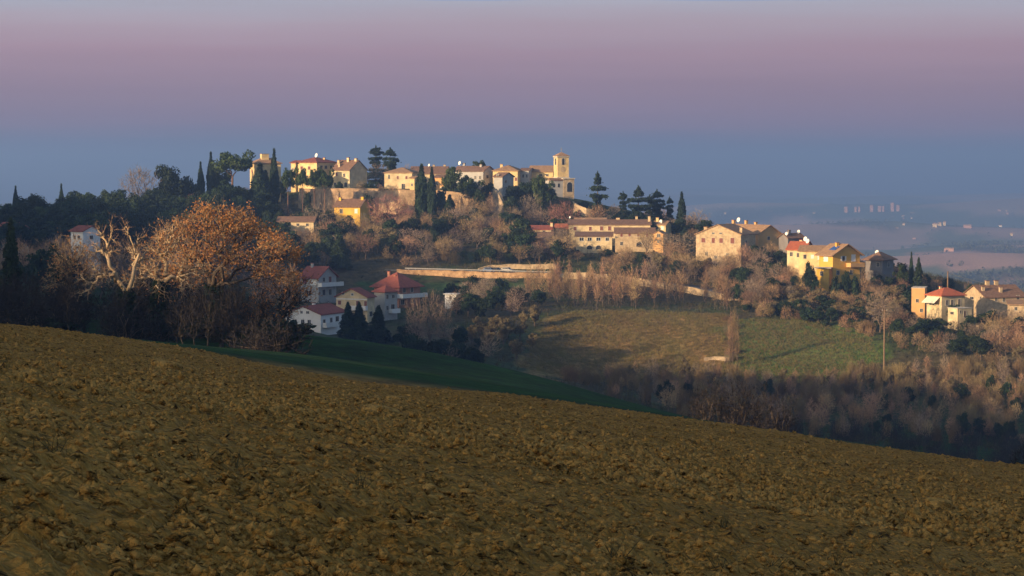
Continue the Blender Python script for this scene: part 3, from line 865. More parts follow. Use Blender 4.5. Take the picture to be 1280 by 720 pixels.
def wall_solid(q, typ, w, dep, h, rh, z0):
    x, y = w / 2, dep / 2
    if typ == 'gx':
        n = len(q.V)
        q.V += [(-x, -y, z0), (x, -y, z0), (x, y, z0), (-x, y, z0), (-x, -y, h), (x, -y, h), (x, y, h), (-x, y, h), (-x, 0, h + rh), (x, 0, h + rh)]
        q.F += [tuple(n + i for i in f) for f in ((3, 2, 1, 0), (0, 1, 5, 4), (2, 3, 7, 6), (1, 2, 6, 9, 5), (3, 0, 4, 8, 7), (4, 5, 9, 8), (6, 7, 8, 9))]
    elif typ == 'gy':
        n = len(q.V)
        q.V += [(-x, -y, z0), (x, -y, z0), (x, y, z0), (-x, y, z0), (-x, -y, h), (x, -y, h), (x, y, h), (-x, y, h), (0, -y, h + rh), (0, y, h + rh)]
        q.F += [tuple(n + i for i in f) for f in ((3, 2, 1, 0), (0, 1, 5, 8, 4), (2, 3, 7, 9, 6), (1, 2, 6, 5), (3, 0, 4, 7), (4, 8, 9, 7), (5, 6, 9, 8))]
    elif typ == 'shed':
        q.hexa([(-x, -y, z0), (x, -y, z0), (x, y, z0), (-x, y, z0)], [(-x, -y, h - .12), (x, -y, h - .12), (x, y, h + rh - .12), (-x, y, h + rh - .12)])
    else:
        q.box(-x, x, -y, y, z0, h)
class House: pass
HOUSES = {}
def opening(parent, P, ux, nz_, w, h, kind, name='window'):
    """window or door at local point P (sill centre), ux along the wall, nz_ outward"""
    ux = Vector(ux); n = Vector(nz_); P = Vector(P); up = Vector((0, 0, 1))
    def slab(q, a0, a1, b0, b1, d0, d1):
        c = [P + ux * a0 + n * d0 + up * b0, P + ux * a1 + n * d0 + up * b0, P + ux * a1 + n * d1 + up * b0, P + ux * a0 + n * d1 + up * b0]
        q.hexa(c[::-1] if ux.cross(n).z < 0 else c, [p + up * (b1 - b0) for p in (c[::-1] if ux.cross(n).z < 0 else c)])
    f = QB(); t = 0.10
    if kind == 'arch':
        k = 8
        ring = [(-w / 2 - .12, 0)] + [(-(w / 2 + .12) * math.cos(math.pi * i / k), h - w / 2 + (w / 2 + .12) * math.sin(math.pi * i / k)) for i in range(k + 1)] + [(w / 2 + .12, 0)]
        inn = [(-w / 2, 0)] + [(-w / 2 * math.cos(math.pi * i / k), h - w / 2 + w / 2 * math.sin(math.pi * i / k)) for i in range(k + 1)] + [(w / 2, 0)]
        A = [P + ux * a + up * b + n * .08 for a, b in ring]; B = [P + ux * a + up * b + n * .08 for a, b in inn]; C_ = [P + ux * a + up * b + n * 0.0 for a, b in ring]
        for i in range(len(A) - 1):
            f.poly([A[i], A[i + 1], B[i + 1], B[i]]); f.poly([C_[i], C_[i + 1], A[i + 1], A[i]])
        o = f.build('archway', 'trim', parent)
        g = QB().poly([P + ux * a + up * b + n * .03 for a, b in inn]); g.build('opening', 'glass_dark', o)
        return o
    tr = 'trim_white' if kind in ('white', 'plain') else 'trim'
    slab(f, -w / 2 - t, -w / 2, 0, h, 0, .07); slab(f, w / 2, w / 2 + t, 0, h, 0, .07)
    slab(f, -w / 2 - t, w / 2 + t, h, h + t, 0, .07); slab(f, -w / 2 - t - .05, w / 2 + t + .05, -t, 0, 0, .12)
    o = f.build('door' if kind in ('door', 'doorw') else name, tr, parent)
    g = QB(); slab(g, -w / 2, w / 2, 0, h, 0, .03)
    pm = {'dark': 'glass_dark', 'plain': 'glass_dark', 'white': 'shutter_white', 'red': 'shutter_red', 'door': 'shutter_brown', 'doorw': 'shutter_white', 'open': 'glass_dark'}[kind]
    g.build({'dark': 'pane', 'plain': 'pane', 'open': 'pane', 'white': 'shutter', 'red': 'shutter', 'door': 'leaf', 'doorw': 'leaf'}[kind], pm, o)
    if kind == 'dark' or kind == 'plain':
        m = QB(); slab(m, -.03, .03, 0, h, .03, .05); m.build('mullion', tr, o)
    if kind == 'open':
        for sg in (-1, 1):
            m = QB(); slab(m, sg * (w / 2 + t + w * .25) - w * .24, sg * (w / 2 + t + w * .25) + w * .24, 0, h, 0.005, .05); m.build('shutter', 'shutter_white', o)
    return o
def house(name, label, pxL, pxC, pxR, eave, base, d, rz, roof, ridge, wallm, roofm, wins=(), chim=(), dishes=(), w=None, dep=None, ov=0.45, cat='house', zb=None, group=None, found=2.5, corn=False, rise=None):
    r = R(rz); c, s = math.cos(r), abs(math.sin(r))
    if d is None: d = hit(pxC, base).y
    m = d / FPX
    if rz <= 0:
        w = w or (pxC - pxL) * m / c; dep = dep or (pxR - pxC) * m / max(s, .05)
        cl = Vector((w / 2, -dep / 2))
    else:
        w = w or (pxR - pxC) * m / c; dep = dep or (pxC - pxL) * m / max(s, .05)
        cl = Vector((-w / 2, -dep / 2))
    pc = at(pxC, (eave + base) / 2, d)
    rot = Matrix.Rotation(r, 2)
    ctr = Vector((pc.x, pc.y)) - rot @ cl
    if zb is None: zb = at(pxC, base, d).z if base is not None else gz(pc.x, pc.y)
    h = at(pxC, eave, d).z - zb
    rh = rise if rise is not None else max((eave - ridge) * m, 0.05)
    o = empty(name, (ctr.x, ctr.y, zb), r)
    tag(o, label, cat, group)
    zmin = min(gz(ctr.x + q.x, ctr.y + q.y) for q in (rot @ Vector((a * w / 2, b * dep / 2)) for a in (-1, 1) for b in (-1, 1)))
    z0 = min(zmin - zb - 0.6, -0.6)
    q = QB(); wall_solid(q, roof, w, dep, h, rh, z0); q.build('wall', wallm, o)
    q = QB(); roof_solid(q, roof, w, dep, h, rh, ov); rf = q.build('roof', roofm, o)
    if corn:
        q = QB(); q.box(-w / 2 - .15, w / 2 + .15, -dep / 2 - .15, dep / 2 + .15, h - .55, h - .25); q.build('cornice', 'trim', o)
    H = House(); H.o, H.w, H.dep, H.h, H.rh, H.m, H.zb, H.d = o, w, dep, h, rh, m, zb, d
    H.roof = rf; H.typ = roof
    def put(px, py, wp, hp, kind, face=None):
        z = at(px, py + hp / 2, d).z - zb
        fr = (px < pxC) if rz < 0 else ((px >= pxC) if rz > 0 else True)
        if fr:
            u = (px - pxL) / (pxC - pxL) if rz <= 0 else (px - pxC) / (pxR - pxC)
            return opening(o, (-w / 2 + u * w, -dep / 2, z), (1, 0, 0), (0, -1, 0), wp * m / c, hp * m, kind)
        if rz < 0:
            u = (px - pxC) / (pxR - pxC)
            return opening(o, (w / 2, -dep / 2 + u * dep, z), (0, 1, 0), (1, 0, 0), wp * m / s, hp * m, kind)
        u = (px - pxL) / (pxC - pxL)
        return opening(o, (-w / 2, dep / 2 - u * dep, z), (0, -1, 0), (-1, 0, 0), wp * m / s, hp * m, kind)
    H.put = put
    for k in wins: put(*k)
    for (lx, ly, hh, ww) in chim:        # local fractions of the footprint, height over the ridge line
        x, y = lx * w / 2, ly * dep / 2
        base_z = h + (rh * (1 - abs(ly)) if roof == 'gx' else rh * (1 - abs(lx)) if roof == 'gy' else rh * .4 if roof == 'hip' else 0) - .3
        q = QB(); q.box(x - ww / 2, x + ww / 2, y - ww * .4, y + ww * .4, base_z, base_z + .3 + hh)
        ch = q.build('chimney', wallm, rf)
        q = QB(); q.box(x - ww / 2 - .1, x + ww / 2 + .1, y - ww * .4 - .1, y + ww * .4 + .1, base_z + .303 + hh, base_z + .45 + hh); q.build('chimney_cap', roofm, o)
    for (lx, ly, hh, rr) in dishes:
        x, y = lx * w / 2, ly * dep / 2
        zt = h + (rh * (1 - abs(ly)) if roof == 'gx' else rh * (1 - abs(lx)) if roof == 'gy' else rh * .5)
        q = QB(); q.box(x - .04, x + .04, y - .04, y + .04, zt - .2, zt + hh); q.build('antenna_mast', 'metal', o)
        q = QB(); k = 12
        nn = Vector((-.75, -.6, .25)); nn = Matrix.Rotation(-r, 3, 'Z') @ nn; nn.normalize(); u = nn.orthogonal().normalized(); v = nn.cross(u)
        cc = Vector((x, y, zt + hh))
        ring = [cc + (u * math.cos(6.2832 * i / k) + v * math.sin(6.2832 * i / k)) * rr + nn * rr * .25 for i in range(k)]
        for i in range(k): q.poly([cc, ring[i], ring[(i + 1) % k]])
        q.build('satellite_dish', 'dish', o)
    BLOCK.append((ctr.x, ctr.y, 0.5 * math.hypot(w, dep) + 1.0))
    HOUSES[label] = Vector((ctr.x, ctr.y, zb))
    return H
def balcony(H, face, u0, u1, z, out, m='trim_white'):
    q = QB(); r = QB(); w, dep = H.w, H.dep
    if face == 'f':
        x0, x1 = -w / 2 + u0 * w, -w / 2 + u1 * w; y1 = -dep / 2; y0 = y1 - out
        q.box(x0, x1, y0, y1, z - .18, z)
        r.box(x0, x1, y0, y0 + .1, z + .002, z + 1.0); r.box(x0, x0 + .1, y0 + .1, y1, z + .002, z + 1.0); r.box(x1 - .1, x1, y0 + .1, y1, z + .002, z + 1.0)
    else:
        y0, y1 = -dep / 2 + u0 * dep, -dep / 2 + u1 * dep; x0 = w / 2; x1 = x0 + out
        q.box(x0, x1, y0, y1, z - .18, z)
        r.box(x1 - .1, x1, y0, y1, z + .002, z + 1.0); r.box(x0, x1 - .1, y0, y0 + .1, z + .002, z + 1.0); r.box(x0, x1 - .1, y1 - .1, y1, z + .002, z + 1.0)
    b = q.build('balcony', m, H.o); r.build('railing', m, b)
def wall_run(name, label, pts, m, th=1.2, batter=0.0, cat='wall', group=None, but=None, deep=1.5, butm=None, cop=True):
    """a wall along picture points (px, top row, depth); its foot goes into the ground"""
    P = [at(a, b, c if c else hit(a, b + 4.5).y) for a, b, c in pts]
    o = empty(name, (P[0].x, P[0].y, min(gz(p.x, p.y) for p in P)))
    tag(o, label, cat, group)
    B = o.location
    q = QB(); cp = QB()
    # subdivide for an uneven, weathered face
    rnd = random.Random(int(P[0].x * 10) & 0xffff)
    S = []
    for a, b in zip(P[:-1], P[1:]):
        n = max(1, int((b - a).length / 2.0))
        S += [a.lerp(b, i / n) for i in range(n)]
    S.append(P[-1])
    S = [Vector((p.x, p.y + rnd.uniform(-.12, .12), p.z + rnd.uniform(-.18, .10))) for p in S]
    nrm = []
    for i in range(len(S)):
        a, b = S[max(0, i - 1)], S[min(len(S) - 1, i + 1)]
        t = Vector((b.x - a.x, b.y - a.y)); t.normalize(); nrm.append(Vector((t.y, -t.x)))
    if sum(n.y for n in nrm) > 0: nrm = [-n for n in nrm]
    F_, T_, K_, Kb = [], [], [], []
    for p, n in zip(S, nrm):
        foot = min(gz(p.x, p.y), gz(p.x + n.x * 2, p.y + n.y * 2)) - deep
        hgt = p.z - foot
        F_.append(Vector((p.x + n.x * batter * hgt, p.y + n.y * batter * hgt, foot)) - B); T_.append(p - B)
        K_.append(Vector((p.x - n.x * th, p.y - n.y * th, p.z)) - B); Kb.append(Vector((p.x - n.x * th, p.y - n.y * th, foot)) - B)
    for i in range(len(S) - 1):
        q.poly([F_[i], F_[i + 1], T_[i + 1], T_[i]]); q.poly([T_[i], T_[i + 1], K_[i + 1], K_[i]]); q.poly([K_[i], K_[i + 1], Kb[i + 1], Kb[i]])
    for i in (0, len(S) - 1): q.poly([F_[i], T_[i], K_[i], Kb[i]])
    q.build('masonry', m, o)
    if cop:
        for i in range(0, len(S) - 1):
            n = Vector((nrm[i].x, nrm[i].y, 0)) * .12
            cp.hexa([T_[i] + n + Vector((0, 0, .003)), T_[i + 1] + n + Vector((0, 0, .003)), K_[i + 1] + Vector((0, 0, .003)), K_[i] + Vector((0, 0, .003))], [v + Vector((0, 0, .22)) for v in (T_[i] + n, T_[i + 1] + n, K_[i + 1], K_[i])])
        cp.build('coping', m, o)
    if but:
        for i in [k for k in but(len(S)) if k < len(S)]:
            n = Vector((nrm[i].x, nrm[i].y, 0)); t = Vector((-n.y, n.x, 0)) * .55
            a = T_[i] - Vector((0, 0, .8)); f = F_[i]
            q = QB().hexa([f - t, f - t + n * 2.2, f + t + n * 2.2, f + t] if t.cross(n).z > 0 else [f + t, f + t + n * 2.2, f - t + n * 2.2, f - t],
                          [a - t - n * .1, a - t + n * .35, a + t + n * .35, a + t - n * .1] if t.cross(n).z > 0 else [a + t - n * .1, a + t + n * .35, a - t + n * .35, a - t - n * .1])
            q.build('buttress', butm or m, o)
    for p in S: BLOCK.append((p.x, p.y, 2.2))
    return o
def pole(name, label, px, top, base, d=None, rad=0.14, arm=0.0, m='wood_pole', cat='pole', lamp=False):
    p = hit(px, base) if d is None else Vector((at(px, base, d).x, d, gz(at(px, base, d).x, d)))
    t = at(px, top, p.y); o = empty(name, p); tag(o, label, cat)
    tm = TM(); limb(tm, [(0, 0, -.5), (0, 0, (t.z - p.z) / 2), (0, 0, t.z - p.z)], [rad * 1.2, rad, rad * .8], 8)
    link('shaft', tm.mesh('shaft', True), MATS[m], o)
    if arm:
        z = t.z - p.z
        q = QB(); q.box(-arm, arm, -.06, .06, z - .55, z - .4); q.build('crossarm', m, o)
        for a in (-arm * .8, 0, arm * .8):
            q = QB(); q.box(a - .05, a + .05, -.05, .05, z - .4 + .002, z - .2); q.build('insulator', 'trim_white', o)
    if lamp:
        z = t.z - p.z
        q = QB(); q.box(0, 1.1, -.06, .06, z - .1, z); q.build('arm', m, o)
        q = QB(); q.box(.7, 1.3, -.12, .12, z - .22, z - .102); q.build('lamp_head', 'metal', o)
    return o, Vector((p.x, p.y, t.z))
def car(label, p, yaw, m, group=None):
    o = empty('parked_car', p, yaw); tag(o, label, 'car', group)
    q = QB()
    prof = [(-2.05, .30), (2.05, .30), (2.08, .70), (1.05, .92), (0.45, 1.42), (-1.1, 1.45), (-1.9, .95), (-2.08, .80)]
    L = [(x, -.82, z) for x, z in prof]; Rr = [(x, .82, z) for x, z in prof]
    q.poly(L); q.poly(Rr[::-1])
    for i in range(len(prof)):
        j = (i + 1) % len(prof); q.poly([L[i], Rr[i], Rr[j], L[j]])
    q.build('body', m, o)
    for sg in (-1, 1):
        g = QB().poly([(x, sg * .824, z) for x, z in ((.85, .95), (.40, 1.34), (-1.0, 1.36), (-1.6, .97))]); g.build('side_window', 'glass_dark', o)
        for x in (-1.3, 1.3):
            tm = TM(); limb(tm, [(x, sg * .70, .32), (x, sg * .85, .32)], [.32, .32], 12); link('wheel', tm.mesh('wheel'), MATS['tyre'], o)
    g = QB().poly([(1.04, -.68, .945), (1.04, .68, .945), (.48, .64, 1.41), (.48, -.64, 1.41)]); g.build('windscreen', 'glass_dark', o)
    g.V = [(x + .012, y, z + .012) for x, y, z in g.V]; o.children[-1].data.clear_geometry(); o.children[-1].data.from_pydata(g.V, [], g.F)
    return o

# ------------------------------------------------------------------ the village on the hill
house('villa', 'tall ochre villa half hidden behind cypresses, with block chimney', 310, 319, 350, 204, 258, 812, 22, 'hip', 197, 'plaster_yellow', 'roof_tan',
      [(314, 214, 2, 4, 'red'), (326, 214, 3, 4, 'dark'), (344, 214, 3, 4, 'dark')], [(-.1, -.2, 2.4, 2.6), (.5, -.2, 1.0, .8)])
house('villa', 'hip-roofed yellow villa behind the umbrella pines, dish on its roof', 368, 396, 418, 203, 243, 834, -33, 'hip', 196.5, 'plaster_yellow', 'roof_red',
      [(376, 210, 3, 4, 'red'), (386, 210, 3, 4, 'red'), (401, 209, 2.6, 4, 'dark'), (406, 209, 2.6, 4, 'dark'), (412, 209, 2.6, 4, 'dark'), (402, 222, 2.6, 4, 'dark'), (380, 224, 3, 5, 'dark')], [(.5, .3, .9, .7)], [(.05, 0, 1.6, .8)])
house('village_house', 'narrow yellow side wing joined to the hip-roofed villa', 363.5, 369.5, 371, 203.5, 243, 838, -20, 'gx', 201, 'plaster_yellow', 'roof_red', [(366, 212, 2, 3, 'dark')], dep=8)
house('village_house', 'long house with chimneys and a blank shaded gable end', 413, 437, 457, 212.5, 243, 832, -34, 'gx', 200.5, 'plaster_cream', 'roof_brown',
      [(420, 218, 2.5, 4, 'red'), (430, 219, 2.5, 4, 'dark'), (418, 231, 2.5, 5, 'dark'), (432, 231, 4, 6, 'arch')], [(-.7, -.45, 1.6, .9), (.05, -.15, 1.5, .9), (.85, -.1, 1.0, .9), (-.4, -.7, 1.4, .8)], ov=.35)
house('village_house', 'warm stone house with pyramid roof on the bastion terrace', 480, 515, 520, 216, 243, 836, -14, 'hip', 209, 'plaster_cream', 'roof_tan',
      [(486, 221, 2, 5, 'dark'), (497, 222, 2.4, 3.6, 'red'), (508, 222, 2.4, 3.6, 'red'), (504, 233, 4, 6, 'dark')], dep=11)
house('village_house', 'small lit outbuilding at the terrace corner', 512, 518, 521, 223, 242, 826, -30, 'shed', 221, 'plaster_yellow', 'roof_tan', [(515, 231, 2, 3, 'dark')])
house('village_house', 'long low roof stretching behind the twin cypress', 512, 557, 560, 217, 243, 858, -6, 'gx', 208.5, 'plaster_cream', 'roof_brown',
      [(547, 226, 3, 4, 'red'), (553, 233, 3, 6, 'dark')], [(.2, .1, .9, .8), (.8, .1, .9, .8)], [(-.05, 0, .6, .5)], dep=13)
house('village_house', 'pink walled house with a lit doorway by the rounded pine', 541, 556, 561, 222, 243, 832, -20, 'shed', 219, 'plaster_orange', 'roof_brown', [(546, 229, 2.5, 4, 'dark'), (552, 237, 3, 6, 'doorw')])
house('village_house', 'brown roofed house with a white dish near the flat-topped pine', 566, 604, 618, 214, 246, 842, -24, 'gx', 208, 'plaster_grey', 'roof_brown',
      [(600, 222, 2.5, 4, 'dark'), (594, 222, 2.5, 4, 'dark'), (609, 221, 2.5, 4, 'dark')], [(.55, -.2, 1.0, .8), (-.7, .1, 1.3, .9)], [(-.9, -.1, 1.4, .7)])
house('village_house', 'bright yellow house with hip roof facing the valley', 616, 647, 651, 213.5, 246, 838, -12, 'hip', 206.5, 'plaster_yellow', 'roof_tan',
      [(636, 219, 2.6, 4.4, 'red'), (626, 219, 2.4, 4.2, 'red'), (645, 224, 2.6, 4, 'red')], [(-.55, -.1, 1.5, .9), (-.05, 0, .9, .8)], dep=12)
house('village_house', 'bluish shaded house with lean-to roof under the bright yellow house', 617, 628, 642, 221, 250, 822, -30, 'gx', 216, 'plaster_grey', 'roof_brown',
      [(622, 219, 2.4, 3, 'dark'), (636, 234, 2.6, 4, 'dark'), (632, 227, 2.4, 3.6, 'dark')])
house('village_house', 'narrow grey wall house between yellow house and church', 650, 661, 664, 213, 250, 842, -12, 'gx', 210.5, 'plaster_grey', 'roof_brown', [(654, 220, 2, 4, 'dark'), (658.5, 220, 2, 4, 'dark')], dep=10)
# church: nave, tower, lower block
ch = house('church', 'yellow stone village church with square bell tower', 661, 691, 694, 215, 252, 846, -8, 'gx', 207.5, 'plaster_yellow', 'roof_tan', [(676, 219, 3, 2.5, 'dark'), (684, 219, 3, 2.5, 'dark')], dep=11, cat='church', ov=.3)
def church_tower(H):
    o = H.o; r = o.rotation_euler.z
    inv = Matrix.Rotation(-r, 4, 'Z')
    def loc(px, py, d): return inv @ (at(px, py, d) - o.location)
    m = 838 / FPX; wd = 14.2 * m; sd = 14.2 * m
    # tower stands turned a little so that its left side shows
    rz = R(19) - r
    c0 = loc(697, 240, 838)
    rt = Matrix.Rotation(rz, 4, 'Z'); T = Matrix.Translation((c0.x, c0.y, 0)) @ rt
    zt = at(700, 195, 838).z - o.location.z; z0 = -1.5
    def add(name, q, mt, par=o):
        q.V = [tuple(T @ Vector(v)) for v in q.V]; return q.build(name, mt, par)
    W, D = wd / math.cos(R(19)), sd
    q = QB(); q.box(0, W, 0, D, z0, zt); tw = add('bell_tower', q, 'plaster_yellow')
    q = QB(); q.box(-.22, W + .22, -.22, D + .22, zt - .45, zt + .003); add('cornice', q, 'trim', tw)
    zm = at(700, 222, 838).z - o.location.z
    q = QB(); q.box(-.18, W + .18, -.18, D + .18, zm - .2, zm + .2); add('string_course', q, 'trim', tw)
    rr = at(700, 190, 838).z - o.location.z - zt
    q = QB(); b = [(-.4, -.4, zt + .006), (W + .4, -.4, zt + .006), (W + .4, D + .4, zt + .006), (-.4, D + .4, zt + .006)]
    q.hexa(b, [(W / 2 - .1, D / 2 - .1, zt + rr), (W / 2 + .1, D / 2 - .1, zt + rr), (W / 2 + .1, D / 2 + .1, zt + rr), (W / 2 - .1, D / 2 + .1, zt + rr)]); add('tower_roof', q, 'roof_tan', tw)
    q = QB(); q.box(W / 2 - .06, W / 2 + .06, D / 2 - .06, D / 2 + .06, zt + rr - .1, zt + rr + 1.7); q.box(W / 2 - .45, W / 2 + .45, D / 2 - .05, D / 2 + .05, zt + rr + 1.0, zt + rr + 1.12); add('cross', q, 'metal', tw)
    def arch(x0, y0, ux, n, w, z, h, par, nm='belfry_opening'):
        k = 8; ux = Vector(ux); n = Vector(n); P = Vector((x0, y0, z))
        inn = [(-w / 2, 0)] + [(-w / 2 * math.cos(math.pi * i / k), h - w / 2 + w / 2 * math.sin(math.pi * i / k)) for i in range(k + 1)] + [(w / 2, 0)]
        q = QB().poly([P + ux * a + Vector((0, 0, b)) + n * .03 for a, b in inn]); ob = add(nm, q, 'glass_dark', par)
        q = QB()
        out_ = [(a * (1 + .5 / w), b + (.22 if b > 0 else 0)) for a, b in inn]
        for i in range(len(inn) - 1):
            q.poly([P + ux * out_[i][0] + Vector((0, 0, out_[i][1])) + n * .08, P + ux * out_[i + 1][0] + Vector((0, 0, out_[i + 1][1])) + n * .08, P + ux * inn[i + 1][0] + Vector((0, 0, inn[i + 1][1])) + n * .08, P + ux * inn[i][0] + Vector((0, 0, inn[i][1])) + n * .08])
        add('surround', q, 'trim', ob if ob.parent == o else par)
    zb_ = at(700, 206, 838).z - o.location.z
    arch(W / 2, 0, (1, 0, 0), (0, -1, 0), 3.2 * m, zb_, 8.2 * m, tw)
    arch(0, D / 2, (0, -1, 0), (-1, 0, 0), 3.4 * m, zb_, 8.2 * m, tw)
    # clock face
    zc = at(700, 212, 838).z - o.location.z
    q = QB().poly([(W / 2 + 1.0 * math.cos(a), -.04, zc + 1.0 * math.sin(a)) for a in [i * math.pi / 10 for i in range(20)]]); add('clock_face', q, 'stone_wall', tw)
    # lower block against the tower foot
    zl = at(705, 224, 832).z - o.location.z
    q = QB(); q.box(W * .35, W + 1.3, -2.0, D, z0 - 3, zl); lb = add('side_chapel', q, 'stone_wall')
    q = QB(); q.box(W * .35 - .3, W + 1.6, -2.3, D + .2, zl + .003, zl + .4); add('chapel_cornice', q, 'trim', lb)
    arch(W * .9, -2.0, (1, 0, 0), (0, -1, 0), 7 * m, at(705, 240, 832).z - o.location.z, 12 * m, lb, 'arched_window')
    # sacristy in the shade, left of the tower foot
    zs = at(690, 226, 830).z - o.location.z
    q = QB(); q.box(-3.2, W * .35 - .003, -1.8, D, z0 - 2, zs); sb = add('sacristy', q, 'plaster_grey')
    q = QB(); q.hexa([(-3.5, -2.1, zs + .003), (W * .35 - .31, -2.1, zs + .003), (W * .35 - .31, -.003, zs + .003), (-3.5, -.003, zs + .003)], [(-3.5, -2.1, zs + .2), (W * .35 - .31, -2.1, zs + .2), (W * .35 - .31, -.003, zs + 1.0), (-3.5, -.003, zs + 1.0)]); add('sacristy_roof', q, 'roof_brown', sb)
    for x in (-2.0, -.2):
        q = QB(); q.box(x - .35, x + .35, -1.85, -1.79, zs - 2.4, zs - 1.0); add('window', q, 'glass_dark', sb)
church_tower(ch)
# town walls
wall_run('town_wall', 'long sloping stone bastion wall with slanting buttresses under the villa', [(374, 236, 808), (400, 236.5, 806), (436, 236, 805), (474, 236, 806)], 'town_stone', batter=0.22, but=lambda n: range(3, n - 1, 3))
wall_run('town_wall', 'smooth high stone bastion at the terrace corner under the pyramid roof', [(474, 239, 802), (500, 237.5, 800), (524, 238, 801), (526, 240, 818)], 'town_stone', batter=0.12)
wall_run('town_wall', 'lit stone wall with three buttresses below the broad green pine', [(544, 238, 806), (566, 240, 804), (592, 243, 803), (604, 246, 812)], 'town_stone', batter=0.15, but=lambda n: (4, 8, 11))
wall_run('stone_outcrop', 'ragged ruined rampart catching light below the shaded house', [(616, 236, 806), (622, 240, 802), (628, 252, 800), (632, 258, 800)], 'rubble_stone', batter=0.10, cat='rampart', cop=False)
wall_run('garden_wall', 'broken garden wall stepping down right of the church', [(716, 253, 806), (724, 258, 800), (733, 261, 798), (752, 264, 800)], 'stone_wall', th=.5)
# ochre house and low sheds under the wall
house('cottage', 'vivid yellow ochre cottage with grey-brown roof under the bastion', 417, 450, 457, 258.5, 281, 770, -18, 'gx', 249.5, 'plaster_ochre', 'roof_brown',
      [(445, 264, 3.2, 5, 'white'), (426, 264, 3.4, 5, 'dark'), (441, 276, 3.0, 4.5, 'dark'), (428, 276, 3, 4.5, 'white')], [(.85, -.1, 1.1, .9), (-.85, -.2, 1.1, .8)], dep=9)
house('shed', 'long low shed with tiled lean-to roof and pale green wall', 346, 392, 396, 277, 288, 748, -6, 'gx', 271.5, 'plaster_cream', 'roof_brown', [(360, 281, 5, 3, 'dark'), (372, 281, 3, 3, 'dark'), (384, 281, 3, 3, 'dark')], dep=7, cat='shed')
# lower village right of the wall
house('cottage', 'low cottage with dark red roof right of the ruined rampart', 660, 689, 692, 287, 300, 752, -8, 'gx', 282.5, 'plaster_cream', 'roof_red', [(667, 290, 3, 3, 'dark'), (680, 290, 3, 3, 'dark')], [(.95, -.3, 1.3, .8)], dep=7)
house('shed', 'brown roofed lean-to in front of the low red cottage', 661, 688, 690, 298, 306, 745, -8, 'shed', 291, 'brick_wall', 'roof_brown', [(670, 302, 4, 4, 'dark')], dep=6, cat='shed')
house('cottage', 'small crimson roofed shed beside the big farmhouse', 694, 709, 711, 285, 296, 758, -8, 'gx', 280.5, 'plaster_cream', 'roof_scarlet', [(702, 289, 3, 3, 'dark')], dep=6)
house('farmhouse', 'long main range of the farmhouse with shuttered upper windows', 711, 813, 816, 281, 312, 752, -3, 'gx', 275.5, 'plaster_cream', 'roof_brown',
      [(719, 286, 3.4, 4.6, 'red'), (738, 286, 3, 4.6, 'red'), (752, 285.5, 3.6, 5.2, 'red'), (762, 285.5, 3.6, 5.2, 'red')], [(.66, .1, 1.3, .8), (.97, -.4, 1.8, .8), (.2, .05, .7, 1.2)], [(-.98, -.1, 1.0, .35)], dep=12)
house('farmhouse', 'front left wing of the farmhouse with arches and blue dark windows', 720, 765, 766.5, 295.5, 312.5, 738, -3, 'shed', 291, 'plaster_cream', 'roof_brown',
      [(727, 299, 5, 4, 'plain'), (737, 299, 5, 4, 'plain'), (748, 299, 5, 4, 'plain'), (759, 299, 4, 4, 'plain'), (737, 309.2, 6.5, 5, 'arch'), (748, 309.2, 6.5, 5, 'arch')], dep=7)
house('farmhouse', 'front right wing of the farmhouse with long brown roof', 769, 818, 820, 291.5, 312.5, 738, -3, 'gx', 285.5, 'stone_wall', 'roof_brown',
      [(777, 294, 3, 4, 'red'), (787, 293.5, 3, 4, 'red'), (798, 293.5, 3, 4, 'red'), (777, 304.5, 3, 4, 'dark'), (799, 305.5, 7, 6, 'arch'), (809, 294, 3, 4, 'red')], dep=9)
house('farmhouse', 'orange gabled end block of the farmhouse with one dark window', 817, 829, 835, 293, 312.5, 735, -28, 'gy', 289.5, 'plaster_orange', 'roof_tan', [(823.5, 294.5, 4, 4, 'dark'), (823, 302, 2, 3, 'dark')], ov=.25)
house('farmhouse', 'raised attic storey on the back of the farmhouse', 719, 757, 759, 277, 300, 764, -3, 'gx', 273, 'plaster_orange', 'roof_tan', [(730, 274.5, 2, 1.6, 'dark')], dep=5)
house('cottage', 'little terrace house with bright walls below the crest cedars', 816, 832, 836, 281, 296, 778, -20, 'gx', 277, 'plaster_yellow', 'roof_tan', [(821, 285, 3, 4, 'dark'), (828, 285, 3, 4, 'white')], [(-.6, -.2, 1.4, .9)], [(.1, -.6, .5, .8)], dep=7)
# gabled stone house on the spur
g = house('gabled_house', 'large stone house with broad gable and ivy-covered base', 872, 926, 949, 293.5, 336, 706, -27, 'gy', 281.5, 'stone_wall', 'roof_tan',
      [(881, 301, 4.6, 5.5, 'red'), (893, 301, 3.8, 6.5, 'red'), (902.5, 301, 4.4, 6, 'red'), (916, 301, 4.6, 7, 'red'), (893, 292, 3, 1.8, 'dark'), (901.8, 292, 2.8, 1.8, 'dark'), (885, 318, 3, 4, 'dark'), (896, 322, 3, 3, 'dark'), (910, 319, 3, 4, 'dark'), (934, 303, 2.2, 4, 'dark')],
      [(-.72, -.5, 1.3, 1.1), (.85, -.5, 1.6, .8)], ov=.4)
house('gabled_house', 'long back wing with lit orange end wall behind the broad gable', 918, 948, 957, 292.5, 330, 724, -58, 'gx', 284.5, 'plaster_orange', 'roof_tan',
      [(952, 298, 3, 4, 'dark')], [(-.8, .2, 1.8, 1.0), (-.2, .2, 1.8, .9), (.3, .1, 1.1, .9)], [(-.45, 0, 1.5, .75)], w=22, dep=9, rise=2.6)
